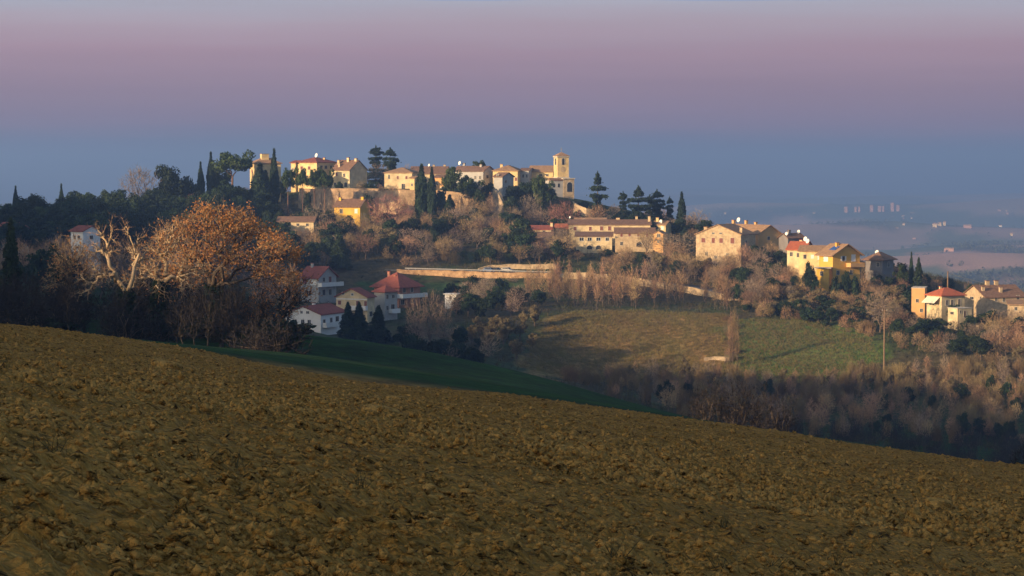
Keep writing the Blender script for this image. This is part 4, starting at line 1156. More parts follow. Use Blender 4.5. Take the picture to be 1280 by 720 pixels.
# houses further down the spur
house('cottage', 'dark shaded stone house with dishes behind the red tiled roof', 975, 985, 1007, 297.5, 330, 708, 35, 'gx', 292.5, 'plaster_shaded', 'roof_brown', [(992, 303, 3, 3, 'dark')], [(-.4, -.2, 1.3, .8)], [(.8, -.2, .8, .6), (-.9, -.5, .6, .6)])
house('cottage', 'cream house with orange-red tiled roof and blue skylight', 985, 1006, 1016, 312, 336, 676, -25, 'gx', 303, 'plaster_cream', 'roof_scarlet', [(990, 318, 3, 5, 'dark'), (998, 319, 3, 5, 'dark')], [(-.1, .4, 1.3, .8)], [(.6, 0, .9, .7), (.95, -.2, .7, .7)], dep=8)
house('cottage', 'low yellow middle house with tan roof joined to the golden house', 1000, 1030, 1036, 314, 338, 668, -16, 'gx', 308, 'plaster_yellow', 'roof_tan', [(1007, 321, 3.4, 5, 'dark'), (1016, 321, 3, 4, 'white'), (1024, 322, 3, 5, 'white')], dep=8)
gh = house('golden_house', 'golden yellow house with overhanging roof, white shutters and balcony', 1027, 1041, 1078, 318, 348, 655, 30, 'gy', 306, 'plaster_gold', 'roof_tan',
      [(1034, 323, 4, 8, 'white'), (1055.5, 323.5, 3.4, 6, 'open'), (1069, 323, 5, 8, 'white'), (1030, 342, 3, 5, 'dark'), (1048, 341, 4, 5, 'dark'), (1066, 341, 4, 5, 'dark')], [(-.28, -.2, 1.2, .9)], ov=1.0)
balcony(gh, 'f', .50, 1.02, at(1060, 333.5, 655).z - gh.zb, 2.0, 'plaster_orange')
q = QB()
s_ = gh.rh / (gh.w / 2)
def rp(x, y, dz): return (x, y, gh.h + gh.rh - s_ * abs(x) + .22 + dz)
q.hexa([rp(-gh.w * .33, -2.2, .02), rp(-gh.w * .16, -2.2, .02), rp(-gh.w * .16, .6, .02), rp(-gh.w * .33, .6, .02)], [rp(-gh.w * .33, -2.2, .14), rp(-gh.w * .16, -2.2, .14), rp(-gh.w * .16, .6, .14), rp(-gh.w * .33, .6, .14)])
q.build('solar_panel', 'panel_blue', gh.o)
house('terrace_block', 'yellow lower terrace block under the golden house', 1021, 1036, 1062, 335.5, 350, 650, -10, 'flat', 335, 'plaster_ochre', 'trim', [(1027, 342, 3, 5, 'dark')], dep=5, cat='outbuilding', ov=.7)
house('cottage', 'dark shaded house with wide brown roof next to the golden house', 1084, 1103, 1121, 324, 346, 672, -36, 'hip', 315.5, 'plaster_shaded', 'roof_brown', [(1098, 331, 3, 5, 'dark'), (1113, 331, 3, 6, 'dark')], [(-.2, .2, .9, .7)], [(-.3, 0, .8, .7)], ov=.9)
# red roofed house and farmhouse at the end of the spur
rr_ = house('country_house', 'white house with bright red hip roof at the end of the spur', 1163, 1177, 1209, 369.5, 402, 601, 28, 'hip', 360.5, 'plaster_cream', 'roof_scarlet',
      [(1168, 380, 5, 4, 'dark'), (1184, 378.5, 3.2, 6, 'dark'), (1191.5, 378.5, 3.2, 6.5, 'dark'), (1201.5, 378.5, 3.2, 7.5, 'dark')], [(-.2, .4, 1.3, .6)], ov=.5)
q = QB(); y0, y1 = -rr_.dep * .40, rr_.dep * .45; zz = at(1170, 371.5, 601).z - rr_.zb
q.hexa([(-rr_.w / 2 - 2.0, y0, zz - 1.6), (-rr_.w / 2 - .003, y0, zz), (-rr_.w / 2 - .003, y1, zz), (-rr_.w / 2 - 2.0, y1, zz - 1.6)], [(-rr_.w / 2 - 2.0, y0, zz - 1.52), (-rr_.w / 2 - .003, y0, zz + .08), (-rr_.w / 2 - .003, y1, zz + .08), (-rr_.w / 2 - 2.0, y1, zz - 1.52)])
q.build('awning', 'awning', rr_.o)
house('country_house', 'flat orange side block left of the red hip roof', 1140, 1156, 1163, 360.5, 398, 608, -14, 'flat', 360, 'plaster_orange', 'trim', [(1147, 376, 3, 4, 'dark'), (1152, 388, 3, 4, 'dark')], dep=8, ov=.1)
house('country_house', 'small pale annex with bright end in front of the red roofed house', 1188, 1197, 1217, 386, 403, 590, 28, 'flat', 385.5, 'plaster_cream', 'trim', [(1201, 390, 2.4, 3.4, 'dark'), (1207, 393, 3, 8, 'door'), (1192, 392, 3, 3, 'dark')], cat='annex', ov=.1)
house('farmhouse', 'old farmhouse with low brown roof at the foot of the spur', 1217, 1232, 1285, 371.5, 398, 613, 16, 'gx', 358.5, 'stone_wall', 'roof_brown',
      [(1223, 374.5, 2.6, 3, 'dark'), (1246, 374, 3, 5, 'dark'), (1256, 375, 3, 5, 'dark'), (1275, 373, 3.6, 6, 'dark'), (1270, 388, 4, 6, 'door')], [(-.85, -.5, 1.2, .8), (-.35, 0, 1.2, 1.0), (.1, 0, 1.2, 1.0), (-.05, -.65, 1.5, .8)], dep=13)
house('shed', 'low stone shed before the old farmhouse', 1262, 1281, 1284, 381, 398, 598, -8, 'shed', 377, 'stone_wall', 'roof_tan', [(1270, 386, 3, 4, 'dark')], dep=6, cat='shed')

# ------------------------------------------------------------------ houses in the shaded valley
wh = house('white_house', 'white house with red roof and gable of five windows', 355, 401, 429, 393.5, 417, 560, -24, 'gy', 384, 'plaster_white', 'roof_red',
      [(367, 403, 5.4, 5.6, 'plain'), (377.5, 403, 4, 5.4, 'plain'), (386, 403, 4, 5.4, 'plain'), (376, 391, 2.8, 3, 'plain'), (384, 391, 3.6, 3, 'plain'), (404.5, 403, 2.2, 6, 'dark'), (412, 402, 2.2, 6, 'dark'), (418.5, 401, 3, 6, 'dark'), (425, 400, 3, 6, 'dark')], [(-.3, .2, 1.0, .7)], ov=.35)
balcony(wh, 'r', .05, .6, at(408, 409, 560).z - wh.zb, 1.2)
yh = house('cream_house', 'pale yellow two-storey house with dark red gable roof', 419, 459, 467, 371.5, 410, 592, -22, 'gy', 361.5, 'plaster_cream', 'roof_red',
      [(428, 367.5, 2.4, 3, 'plain'), (440, 368.5, 2.4, 2.6, 'plain'), (423.5, 379, 4, 5, 'red'), (447, 380, 4, 7, 'red'), (457, 380, 3.4, 7, 'red'), (430, 394, 4, 6, 'dark'), (447, 395, 4, 6, 'dark'), (463, 393, 3, 6, 'dark')], ov=.5)
balcony(yh, 'f', .40, 1.02, at(450, 387, 592).z - yh.zb, 1.3)
q = QB(); q.box(-yh.w / 2 - .05, yh.w / 2 + .05, -yh.dep / 2 - .08, -yh.dep / 2 - .003, at(440, 375, 592).z - yh.zb, at(440, 373.6, 592).z - yh.zb); q.build('string_course', 'trim_white', yh.o)
th = house('tall_house', 'tall grey house with beige side wall between cream and brick houses', 467, 481, 496, 364.5, 408, 602, -45, 'hip', 357.5, 'plaster_grey', 'roof_red',
      [(484, 371, 2.4, 5, 'dark'), (484, 385, 2.4, 5, 'dark'), (490.5, 384, 4, 6, 'dark'), (491, 371, 3, 4, 'dark')], ov=.6)
balcony(th, 'r', .3, .98, at(490, 391, 602).z - th.zb, 1.3)
bh = house('brick_house', 'brick house with wide red tiled roof catching light on its ridge', 466, 499, 524, 358, 388, 640, -38, 'hip', 341.5, 'brick_wall', 'roof_red',
      [(505, 363, 3, 6, 'dark'), (514, 363, 3, 6, 'dark'), (503, 378, 4, 6, 'dark'), (515, 377, 4, 5, 'dark')], [(-.8, .2, 2.2, .8), (.1, -.3, 1.4, .7)], ov=1.0)
balcony(bh, 'r', -.02, 1.15, at(510, 372, 640).z - bh.zb, 1.6)
balcony(bh, 'f', .80, 1.0, at(500, 372, 640).z - bh.zb, 1.4)
gr = house('grey_house', 'grey house on piers with dark red gable roof beside the oak', 374, 398, 418, 346.5, 375, 648, -32, 'gx', 334.5, 'plaster_grey', 'roof_red',
      [(380, 352, 5, 7, 'red'), (391, 352, 8, 8, 'white'), (404, 350, 2.4, 5, 'dark'), (411, 350, 3, 7, 'red'), (404, 366, 3, 7, 'dark'), (411, 366, 3, 7, 'dark'), (385, 367, 6, 6, 'dark')], [(-.55, -.1, 1.2, .7)], ov=.7)
balcony(gr, 'r', -.02, 1.2, at(408, 358, 648).z - gr.zb, 1.4)
house('greenhouse', 'small white shed alone on the terrace right of the brick house', 556, 570, 572, 368, 377, 634, -10, 'flat', 367.5, 'plaster_white', 'trim_white', [(563, 372, 2, 4, 'dark')], dep=3.5, cat='shed')
house('white_house', 'pale house glimpsed through leafless trees above the oaks', 86, 104, 121, 289, 316, 622, -35, 'gx', 283, 'plaster_white', 'roof_red', [(92, 297, 3, 4, 'dark'), (98, 297, 3, 4, 'dark'), (112, 297, 3, 4, 'dark')])
house('white_house', 'pale house with flat red roof at the wood edge near the fir', -8, 14, 30, 286, 306, 640, -30, 'gx', 279, 'plaster_white', 'roof_red', [(4, 292, 3, 4, 'dark'), (20, 292, 3, 4, 'dark')])

# ------------------------------------------------------------------ road along the hill, its walls and cars
def road(pts, width, name, label):
    P = [at(*p) for p in pts]; S = []
    for a, b in zip(P[:-1], P[1:]):
        n = max(1, int((b - a).length / 4)); S += [a.lerp(b, i / n) for i in range(n)]
    S.append(P[-1]); V = []; F = []
    for i, p in enumerate(S):
        a, b = S[max(0, i - 1)], S[min(len(S) - 1, i + 1)]
        t = Vector((b.x - a.x, b.y - a.y)).normalized(); n = Vector((-t.y, t.x))
        for k, dz in ((0, -.9), (0, 0), (1, 0), (1, -.9)):
            V.append((p.x + n.x * width * k, p.y + n.y * width * k, p.z + dz))
        if i:
            for j in range(3): F.append((i * 4 + j - 4, i * 4 + j, i * 4 + j + 1, i * 4 + j - 3))
        BLOCK.append((p.x + n.x * width / 2, p.y + n.y * width / 2, width * .75))
    o = link(name, mesh_np(name, V, F), MATS['asphalt']); tag(o, label, None, kind='structure')
road([(420, 336.5, 703), (470, 337, 700), (510, 337.3, 698), (560, 338.6, 697), (620, 340.5, 696), (692, 342.2, 694), (760, 347, 688), (850, 357, 678), (925, 371, 664)], 6.5, 'road', 'asphalt road running along the hill below the village')
wall_run('retaining_wall', 'long brick retaining wall holding up the road above the brick house', [(496, 337.2, 697.2), (530, 338.2, 696.0), (560, 339, 695.5), (630, 341, 694.5), (690, 342.6, 692.5)], 'road_brick', th=.6, batter=.05, deep=.8)
wall_run('retaining_wall', 'pale stone retaining wall behind the parked cars', [(598, 336.2, 706), (614, 332, 707), (645, 331.2, 707), (690, 330.5, 706), (696, 334, 704)], 'stone_wall', th=.6)
wall_run('retaining_wall', 'weathered stone wall along the road above the poplar saplings', [(706, 341, 692), (730, 341.6, 690.5), (770, 344, 686.5), (800, 349, 682), (830, 355, 679)], 'stone_wall', th=.6)
wall_run('retaining_wall', 'low stone wall curving down the road towards the gabled house', [(832, 354.5, 678.5), (860, 359, 675), (890, 365.5, 669.5), (925, 371.5, 662.5)], 'stone_wall', th=.5)
# steel crash barrier on the lit wall
def barrier():
    P = [at(a, b, c) for a, b, c in ((506, 335.9, 697.5), (560, 337.2, 696.4), (630, 339.0, 695.4), (690, 340.6, 693.4))]
    o = empty('guard_rail', P[0]); tag(o, 'pale steel guard rail along the road over the brick wall', 'guard rail')
    q = QB()
    for a, b in zip(P[:-1], P[1:]):
        a = a - P[0]; b = b - P[0]; n = Vector((0, .08, 0)); u = Vector((0, 0, .32))
        q.hexa([a, b, b + n, a + n], [a + u, b + u, b + n + u, a + n + u])
    q.build('rail', 'metal', o)
    for a, b in zip(P[:-1], P[1:]):
        for i in range(6):
            p = a.lerp(b, (i + .5) / 6) - P[0]; q = QB(); q.box(p.x - .06, p.x + .06, p.y + .1, p.y + .22, p.z - .6, p.z + .3); q.build('post', 'metal', o)
barrier()
for px, m, l in ((612.5, 'car_blue', 'blue car parked against the pale stone wall'), (620.5, 'car_dark', 'dark car parked in the middle of three at the stone wall'), (634, 'car_grey', 'grey car parked apart from the other two at the stone wall')):
    p = at(px, 340.4, 699.5); car(l, (p.x, p.y, p.z + .03), R(random.uniform(-40, -20)), m, 'cars parked on the road')
p = hit(780, 322.5, 650); car('white car parked in the yard below the farmhouse', (p.x, p.y, p.z), R(10), 'car_white')
# short garden walls and kerbs catching the light on the spur
wall_run('garden_wall', 'short lit stone wall at the corner of the fallow field', [(880, 447.6, None), (892, 446.6, None), (906, 447.4, None), (914, 448.5, None)], 'rubble_stone', th=.4, deep=.6)
wall_run('garden_wall', 'pale stone kerb in the scrub above the green meadow', [(1044, 388.5, None), (1064, 390, None), (1088, 393, None)], 'stone_wall', th=.4)
wall_run('garden_wall', 'rough stone terrace wall below the red roofed house', [(1106, 403.5, None), (1150, 403, None), (1200, 405, None), (1226, 408, None)], 'rubble_stone', th=.6)
wall_run('garden_wall', 'terrace wall below the golden house', [(958, 350, None), (985, 348.5, None), (1000, 347.5, None)], 'stone_wall', th=.5)
# poles and wire
_, pt1 = pole('utility_pole', 'tall wooden pole standing in the green meadow', 1105, 386, 468, None, .20, .7)
_, pt2 = pole('utility_pole', 'short wooden pole in the thicket right of the meadow', 1250, 412, 446, None, .17)
pole('utility_pole', 'dark concrete pole behind the red roofed house', 1184.5, 339, 372, 640, .22, m='wood_pole')
pole('street_lamp', 'thin street lamp on the road above the grey house', 400, 320, 336, 705, .09, m='metal', cat='street lamp', lamp=True)

def cable(label, A, B, sag):
    o = empty('power_cable', A); tag(o, label, 'cable')
    for k in range(2):
        tm = TM(); P = [(A.lerp(B, t / 14) - A) + Vector((0, k * .5, -sag * 4 * (t / 14) * (1 - t / 14) - k * .12)) for t in range(15)]
        limb(tm, [tuple(p) for p in P], [.035] * 15, 4); link('wire', tm.mesh('wire'), MATS['metal'], o)
cable('pair of pale power wires running behind the old farmhouse', at(1184.5, 341, 640), at(1330, 372, 655), .8)

# landmarks that tell look-alike trees apart
LM = {'tall ochre villa': 'the tall ochre villa', 'hip-roofed yellow villa': 'the hip-roofed villa', 'blank shaded gable': 'the house with the blank gable', 'pyramid roof': 'the pyramid-roofed house', 'bright yellow house': 'the bright yellow house',
      'village church': 'the church', 'ochre cottage': 'the ochre cottage', 'long low shed': 'the long shed', 'low cottage with dark red': 'the low red cottage', 'crimson': 'the crimson-roofed shed', 'main range': 'the long farmhouse',
      'orange gabled end': 'the orange end block', 'broad gable and': 'the gabled stone house', 'lit orange end wall': 'the orange end wall', 'blue skylight': 'the house with skylight', 'golden yellow house': 'the golden house',
      'wide brown roof': 'the dark wide-roofed house', 'bright red hip': 'the red hip-roofed house', 'flat orange side': 'the flat orange block', 'old farmhouse': 'the old farmhouse', 'gable of five': 'the white gabled house', 'pale yellow two-storey': 'the cream house',
      'tall grey house': 'the tall grey house', 'brick house with wide': 'the brick house', 'on piers': 'the grey house on piers', 'small white shed': 'the small white shed', 'glimpsed': 'the pale house in the wood', 'wood edge near the fir': 'the pale house by the fir'}
LANDS = []
for k, v in LM.items():
    for lab, p in HOUSES.items():
        if k in lab: LANDS.append((p, v)); break
for v, p in (('the corner of the fallow field', at(900, 446, 560)), ('the wooden meadow pole', at(1105, 468, 560)), ('the short wooden pole', at(1250, 446, 560)), ('the parked cars', at(620, 340, 699)), ('the olive grove', at(625, 425, 575)),
             ('the middle of the meadow', at(1000, 440, 575)), ('the stone road wall', at(770, 345, 686)), ('the middle of the fallow field', at(790, 430, 585)), ('the left end of the fallow field', at(690, 450, 570))):
    LANDS.append((p, v))
def locate(label, p, H, W, kind):
    h0, w0 = PROTO[kind][0][2:4]
    q = W / H / (w0 / h0)
    a = 'tall ' if H > AVG[kind] * 1.22 else 'small ' if H < AVG[kind] * .8 else ''
    b = 'broad ' if q > 1.12 else 'narrow ' if q < .78 else ''
    best = min(LANDS, key=lambda l: (l[0].x - p[0]) ** 2 + (0.6 * (l[0].y - p[1])) ** 2)
    L, nm = best
    dx, dz = p[0] - L.x, p[2] - L.z
    rel = 'right of' if dx > 9 else 'left of' if dx < -9 else 'below' if dz < -2 else 'above' if dz > 2 else 'close to'
    for w in ('tall ', 'small ', 'broad ', 'narrow ', 'low ', 'slim ', 'thin '):
        if label.startswith(w): label = label[len(w):] if (a or b) else label
    return a + b + label.split(' on the ')[0].split(' in the ')[0].split(' among ')[0].split(' of the shaded')[0].split(' crowded')[0].split(' at the foot')[0].split(' behind')[0].split(' between')[0].split(' rising')[0] + ' ' + rel + ' ' + nm
AVG = {k: 1.0 for k in PROTO}

# ------------------------------------------------------------------ trees of the village and its slopes
G1 = 'cypresses of the village'
# cypresses
tree('cypress', 251, 204, 262, 10, 'slim dark cypress standing furthest from the villa, left of a taller cypress', d=800)
tree('cypress', 264, 192, 262, 11, 'tall cypress rising beside the wide umbrella pine', d=802)
tree('cypress', 325, 206, 262, 24, 'broad ragged cypress in front of the tall ochre villa', d=790)
tree('cypress', 343, 188, 262, 12, 'tallest pointed cypress beside the tall ochre villa', d=796)
tree('cypress', 332, 214, 262, 18, 'dark cypress squeezed between two others before the villa', d=800)
tree('cypress', 20, 234, 290, 9, 'lone slim cypress sticking up from the wooded ridge', d=745)
tree('cypress', 77, 231, 280, 8, 'narrow cypress tip above the rounded woodland crowns', d=760)
tree('cypress', 527, 207, 280, 17, 'wide twin cypress in front of the village wall, taller one', d=788)
tree('cypress', 540, 211, 280, 12, 'slimmer cypress hugging the taller twin at the village wall', d=786)
tree('cypress', 562, 244, 275, 15, 'short blunt cypress at the foot of the buttressed wall', d=786)
tree('cypress', 852, 241, 292, 11, 'solitary cypress right of the cedar clump on the crest', d=792)
tree('cypress', 1139, 316, 355, 6, 'thin leaning cypress beside the round pine above the red roofed house', d=668)
tree('cypress', 147, 245, 285, 7, 'small pointed cypress next to the big leafless tree', d=765)
# pines
tree('stone_pine', 291, 187, 264, 58, 'great umbrella pine with a wide flat crown left of the villa', d=800, var=0)
for px, top, w, l in ((360, 211, 23, 'umbrella pine with bare straight trunk, first of the row under the hip-roofed villa'), (378, 207, 20, 'slender umbrella pine before the yellow wall of the hip-roofed villa'),
                      (393, 209, 22, 'umbrella pine standing against the sloping bastion wall'), (406, 209, 25, 'bushy umbrella pine before the long house with chimneys')):
    tree('stone_pine', px, top, 268, w, l, 'umbrella pines along the village wall', d=785)
tree('stone_pine', 598, 200, 250, 17, 'small flat-topped pine showing above the rooftops', d=850)
tree('round_pine', 563, 203, 262, 30, 'rounded dark pine in front of the long tiled roof', d=806)
tree('round_pine', 586, 216, 270, 36, 'broad green pine growing over the buttressed wall', d=800)
tree('round_pine', 676, 215, 285, 30, 'round green tree below the church nave', d=800)
tree('stone_pine', 134, 237, 285, 19, 'small mushroom-shaped pine on the wooded ridge', d=762)
tree('stone_pine', 101, 241, 285, 10, 'tiny round-headed pine poking over the ridge woodland', d=768)
tree('round_pine', 1127, 327, 358, 21, 'round pine beside the dark shaded house', d=664)
# cedars and firs
tree('cedar', 470, 182, 245, 30, 'tall dark cedar behind the shaded gable wall', d=872, var=0)
tree('cedar', 488, 184, 245, 28, 'layered cedar with horizontal boughs next to the darker one', d=868, var=1)
tree('cedar', 747, 214, 290, 27, 'spire-shaped conifer standing alone right of the church', d=800, var=2)
for px, top, w, l in ((779, 239, 20, 'slender cedar at the left edge of the crest clump'), (798, 232, 32, 'broad tall cedar in the middle of the crest clump'), (821, 236, 26, 'flat-topped cedar right of the tallest one in the crest clump'),
                      (837, 245, 14, 'narrow conifer ending the crest clump'), (812, 243, 28, 'dark cedar filling the heart of the crest clump')):
    tree('cedar', px, top, 292, w, l, 'cedars on the crest', d=790 + (px % 7) * 3)
tree('fir', 425, 288, 338, 26, 'sunlit pale green fir on the slope above the grey house')
tree('fir', 15, 272, 400, 34, 'sunlit fir at the wood edge among leafless trees', d=265)
tree('fir', 1148, 321, 362, 16, 'dark spruce right of the leaning cypress', d=660)
for px, top, b, w, l in ((435, 377, 421, 24, 'dark fir covering the corner of the white house'), (449, 377, 422, 26, 'dark fir in front of the cream house balcony'), (473, 381, 424, 28, 'wide dark fir in front of the tall grey house')):
    tree('fir', px, top, b, w, l, 'firs in front of the valley houses', d=552)
# singled out leafless trees
tree('grey_tree', 175, 203, 270, 46, 'large round leafless tree dark against the sky', d=785, var=0)
tree('holm', 213, 204, 272, 48, 'big dark holm oak behind the wooded ridge', d=790, var=1)
tree('holm', 238, 222, 272, 30, 'dark holm oak left of the two cypresses', d=795)
tree('red_tree', 487, 242, 300, 60, 'spreading russet leafless tree below the village wall', d=765, var=0)
tree('grey_tree', 395, 256, 300, 58, 'pale mauve leafless tree beside the ochre house', d=755, var=1)
tree('grey_tree', 870, 264, 300, 38, 'domed brown leafless tree right of the solitary cypress', d=790, var=2)
tree('grey_tree', 843, 288, 330, 70, 'wide leafless tree left of the gabled stone house', d=722, var=0)
tree('grey_tree', 508, 206, 245, 14, 'little round leafless tree over the tiled rooftops', d=862)
tree('bare_tree', 808, 283, 316, 34, 'dark-limbed leafless tree before the farmhouse right wing', d=728, var=1)
tree('red_tree', 702, 246, 300, 44, 'leafless tree with reddish twigs under the bell tower', d=775, var=1)
tree('bare_tree', 745, 255, 300, 30, 'leafless tree under the spire-shaped conifer', d=788, var=2)
tree('evergreen', 653, 270, 330, 40, 'yellowish green tree in the middle of the village slope', d=735, var=3)
for px, top, b, w, l in ((520, 377, 424, 30, 'pinkish leafless tree closest to the tall grey house'), (537, 368, 426, 34, 'tallest of three pink leafless trees in the valley'), (553, 381, 428, 26, 'pinkish leafless tree furthest from the grey house')):
    tree('grey_tree', px, top, b, w, l, 'three sunlit leafless trees in the valley', d=545)
for px, top, b, w in ((600, 397, 424, 24), (619, 393, 420, 22), (634, 397, 425, 24), (650, 402, 426, 22), (669, 380, 408, 18), (645, 423, 450, 22), (666, 415, 436, 16), (590, 405, 430, 20), (608, 412, 438, 24), (629, 405, 432, 20), (578, 410, 436, 22), (655, 388, 412, 16), (612, 404, 428, 20)):
    tree('olive', px, top, b, w, 'silvery olive tree in the shaded grove below the road wall', 'olive grove')
tree('evergreen', 1212, 352, 408, 22, 'dark round tree right of the red roofed house', d=628)
tree('grey_tree', 1100, 362, 422, 40, 'grey-green tree by the wooden pole above the meadow', d=590)
for px, t, w in ((913, 384, 11), (917, 377, 13), (921, 390, 10)):
    tree('sapling', px, t, 462, w, 'tall thin leafless tree at the corner of the fallow field', 'thin trees at the field corner')

# ---- woods: every tree stands on the ground below its pixel
def region(n, poly, kinds, hm, wr, label, group, seed, dmin=112, dmax=1000, sep=0.0, filt=None):
    rnd = random.Random(seed)
    xs = [p[0] for p in poly]; ys = [p[1] for p in poly]
    got = 0; tries = 0; done = []
    while got < n and tries < n * 40:
        tries += 1
        x, y = rnd.uniform(min(xs), max(xs)), rnd.uniform(min(ys), max(ys))
        if not inpoly(np.array([x]), np.array([y]), poly)[0]: continue
        p = hit(x, y, dmin, dmax)
        if p is None: continue
        if filt and not filt(x, y): continue
        if sep and any((p.x - q[0]) ** 2 + (p.y - q[1]) ** 2 < sep * sep for q in done): continue
        if blocked(p.x, p.y): continue
        done.append((p.x, p.y))
        k = rnd.choice(kinds)
        H = rnd.uniform(*hm); W = H * rnd.uniform(*wr)
        if 708 < x < 836 and 310 < y < 338: H *= .45; W *= .6
        lab = label[k] if isinstance(label, dict) else label
        grp = group[k] if isinstance(group, dict) else group
        AVG[k] = (hm[0] + hm[1]) / 2
        plant(k, (p.x, p.y, p.z - 0.1), H, W, locate(lab, (p.x, p.y, p.z), H, W, k), grp); got += 1
    return got
LAB = {'bare_tree': 'brown leafless tree crowded on the slope below the village', 'grey_tree': 'grey-brown leafless tree crowded on the slope below the village', 'evergreen': 'dark evergreen oak among leafless trees on the village slope',
       'bush': 'low dark evergreen bush on the village slope', 'thicket': 'leafless brown shrub on the village slope', 'grey_thicket': 'leafless grey shrub on the village slope', 'sapling': 'thin leafless sapling on the village slope'}
GRP = {k: v for k, v in zip(LAB, ('brown trees of the slope', 'grey trees of the slope', 'evergreen oaks of the slope', 'evergreen bushes of the slope', 'brown shrubs of the slope', 'grey shrubs of the slope', 'saplings of the slope'))}
SLOPE = [(395, 282), (460, 296), (560, 285), (640, 288), (700, 300), (715, 316), (830, 322), (870, 345), (930, 366), (800, 352), (690, 332), (560, 333), (450, 333), (400, 330), (360, 320), (370, 290)]
region(120, SLOPE, ['bare_tree', 'bare_tree', 'grey_tree', 'evergreen', 'bare_tree'], (5.5, 9.5), (.65, 1.05), LAB, GRP, 1, 690, 800, 3.2)
region(80, SLOPE, ['thicket', 'grey_thicket', 'bush', 'thicket'], (2.5, 4.5), (.9, 1.3), LAB, GRP, 2, 690, 800, 2.5)
region(26, [(540, 278), (700, 280), (715, 300), (640, 305), (540, 300)], ['evergreen', 'evergreen', 'grey_tree', 'bare_tree'], (6, 10), (.7, 1.0), LAB, GRP, 3, 700, 800, 3.5)
region(60, [(340, 268), (400, 276), (430, 300), (420, 345), (250, 345), (240, 300)], ['evergreen', 'evergreen', 'bare_tree', 'evergreen'], (6, 9), (.7, 1.0), {'evergreen': 'dark evergreen oak on the shaded slope above the grey house', 'bare_tree': 'leafless tree on the shaded slope above the grey house'},
       {'evergreen': 'evergreens above the grey house', 'bare_tree': 'leafless trees above the grey house'}, 4, 640, 800, 3.5)
# wooded ridge on the left
region(110, [(0, 292), (100, 284), (200, 276), (300, 268), (310, 300), (200, 318), (0, 330)], ['holm', 'holm', 'holm', 'round_pine'], (8, 13.0), (.75, 1.1),
       {'holm': 'round dark evergreen of the shaded wood on the ridge', 'round_pine': 'round-crowned pine of the shaded wood on the ridge'}, {'holm': 'evergreens of the ridge wood', 'round_pine': 'pines of the ridge wood'}, 5, 600, 840, 4.0)
region(60, [(0, 325), (250, 318), (350, 345), (340, 400), (200, 390), (0, 375)], ['grey_tree', 'bare_tree', 'holm'], (6, 10), (.6, 1.0), {'grey_tree': 'grey leafless tree in the shaded valley wood', 'bare_tree': 'brown leafless tree in the shaded valley wood', 'holm': 'evergreen tree in the shaded valley wood'},
       {'grey_tree': 'grey trees of the valley wood', 'bare_tree': 'brown trees of the valley wood', 'holm': 'evergreens of the valley wood'}, 6, 350, 700, 4.0)
# rows of slim saplings under the road
region(95, [(640, 362), (700, 362), (800, 366), (912, 384), (912, 391), (800, 387), (715, 388), (660, 384)], ['sapling'], (6.0, 11.5), (.25, .42), 'slim leafless poplar sapling in the row above the fallow field', 'poplar saplings', 7, 600, 700, 1.0)
region(26, [(560, 372), (640, 368), (680, 384), (640, 396), (560, 400)], ['evergreen', 'bush', 'grey_tree'], (4.5, 7), (.8, 1.1), {'evergreen': 'dark leafy tree between the olive grove and the road wall', 'bush': 'dark bush between the olive grove and the road wall', 'grey_tree': 'leafless tree between the olive grove and the road wall'},
       {'evergreen': 'trees over the olive grove', 'bush': 'bushes over the olive grove', 'grey_tree': 'leafless trees over the olive grove'}, 8, 560, 690, 3)
region(22, [(490, 425), (580, 430), (640, 455), (560, 470), (480, 445)], ['evergreen', 'bush', 'grey_thicket'], (3, 6), (.9, 1.2), {'evergreen': 'dark tree in the deep shade of the valley floor', 'bush': 'dark bush in the deep shade of the valley floor', 'grey_thicket': 'leafless shrub in the deep shade of the valley floor'},
       {'evergreen': 'valley floor trees', 'bush': 'valley floor bushes', 'grey_thicket': 'valley floor shrubs'}, 9, 440, 600, 3)
# the spur on the right: hedges, gardens, gullies
LB = {'bare_tree': 'brown leafless tree on the spur below the farmhouses', 'grey_tree': 'grey-brown leafless tree on the spur below the farmhouses', 'evergreen': 'leafy green tree on the spur below the farmhouses', 'bush': 'low green bush on the spur below the farmhouses', 'thicket': 'leafless shrub on the spur below the farmhouses', 'olive': 'olive bush on the spur below the farmhouses'}
GB = {'bare_tree': 'brown trees of the spur', 'grey_tree': 'grey trees of the spur', 'evergreen': 'green trees of the spur', 'bush': 'bushes of the spur', 'thicket': 'shrubs of the spur', 'olive': 'olives of the spur'}
region(48, [(840, 345), (990, 352), (1010, 372), (930, 385), (860, 365)], ['bare_tree', 'grey_tree', 'bare_tree', 'evergreen'], (4.5, 8.0), (.7, 1.1), LB, GB, 10, 600, 760, 2.8)
region(80, [(930, 372), (1000, 362), (1120, 372), (1140, 400), (1090, 425), (1000, 402), (930, 396)], ['bush', 'thicket', 'bush', 'evergreen', 'olive', 'thicket'], (2.0, 4.2), (1.0, 1.5), LB, GB, 11, 560, 720, 2.6)
region(16, [(945, 330), (1000, 335), (1020, 350), (950, 352)], ['evergreen', 'bare_tree', 'evergreen'], (5, 8), (.7, 1.0), LB, GB, 12, 650, 800, 3)
region(26, [(1090, 352), (1150, 366), (1140, 388), (1080, 376)], ['evergreen', 'bush', 'bare_tree'], (3, 5.5), (.8, 1.2), LB, GB, 13, 600, 720, 2.5)
region(60, [(1110, 405), (1280, 410), (1280, 450), (1200, 452), (1110, 440)], ['bare_tree', 'thicket', 'grey_tree', 'evergreen'], (3.5, 6.0), (.8, 1.3), LB, GB, 14, 500, 640, 2.8)
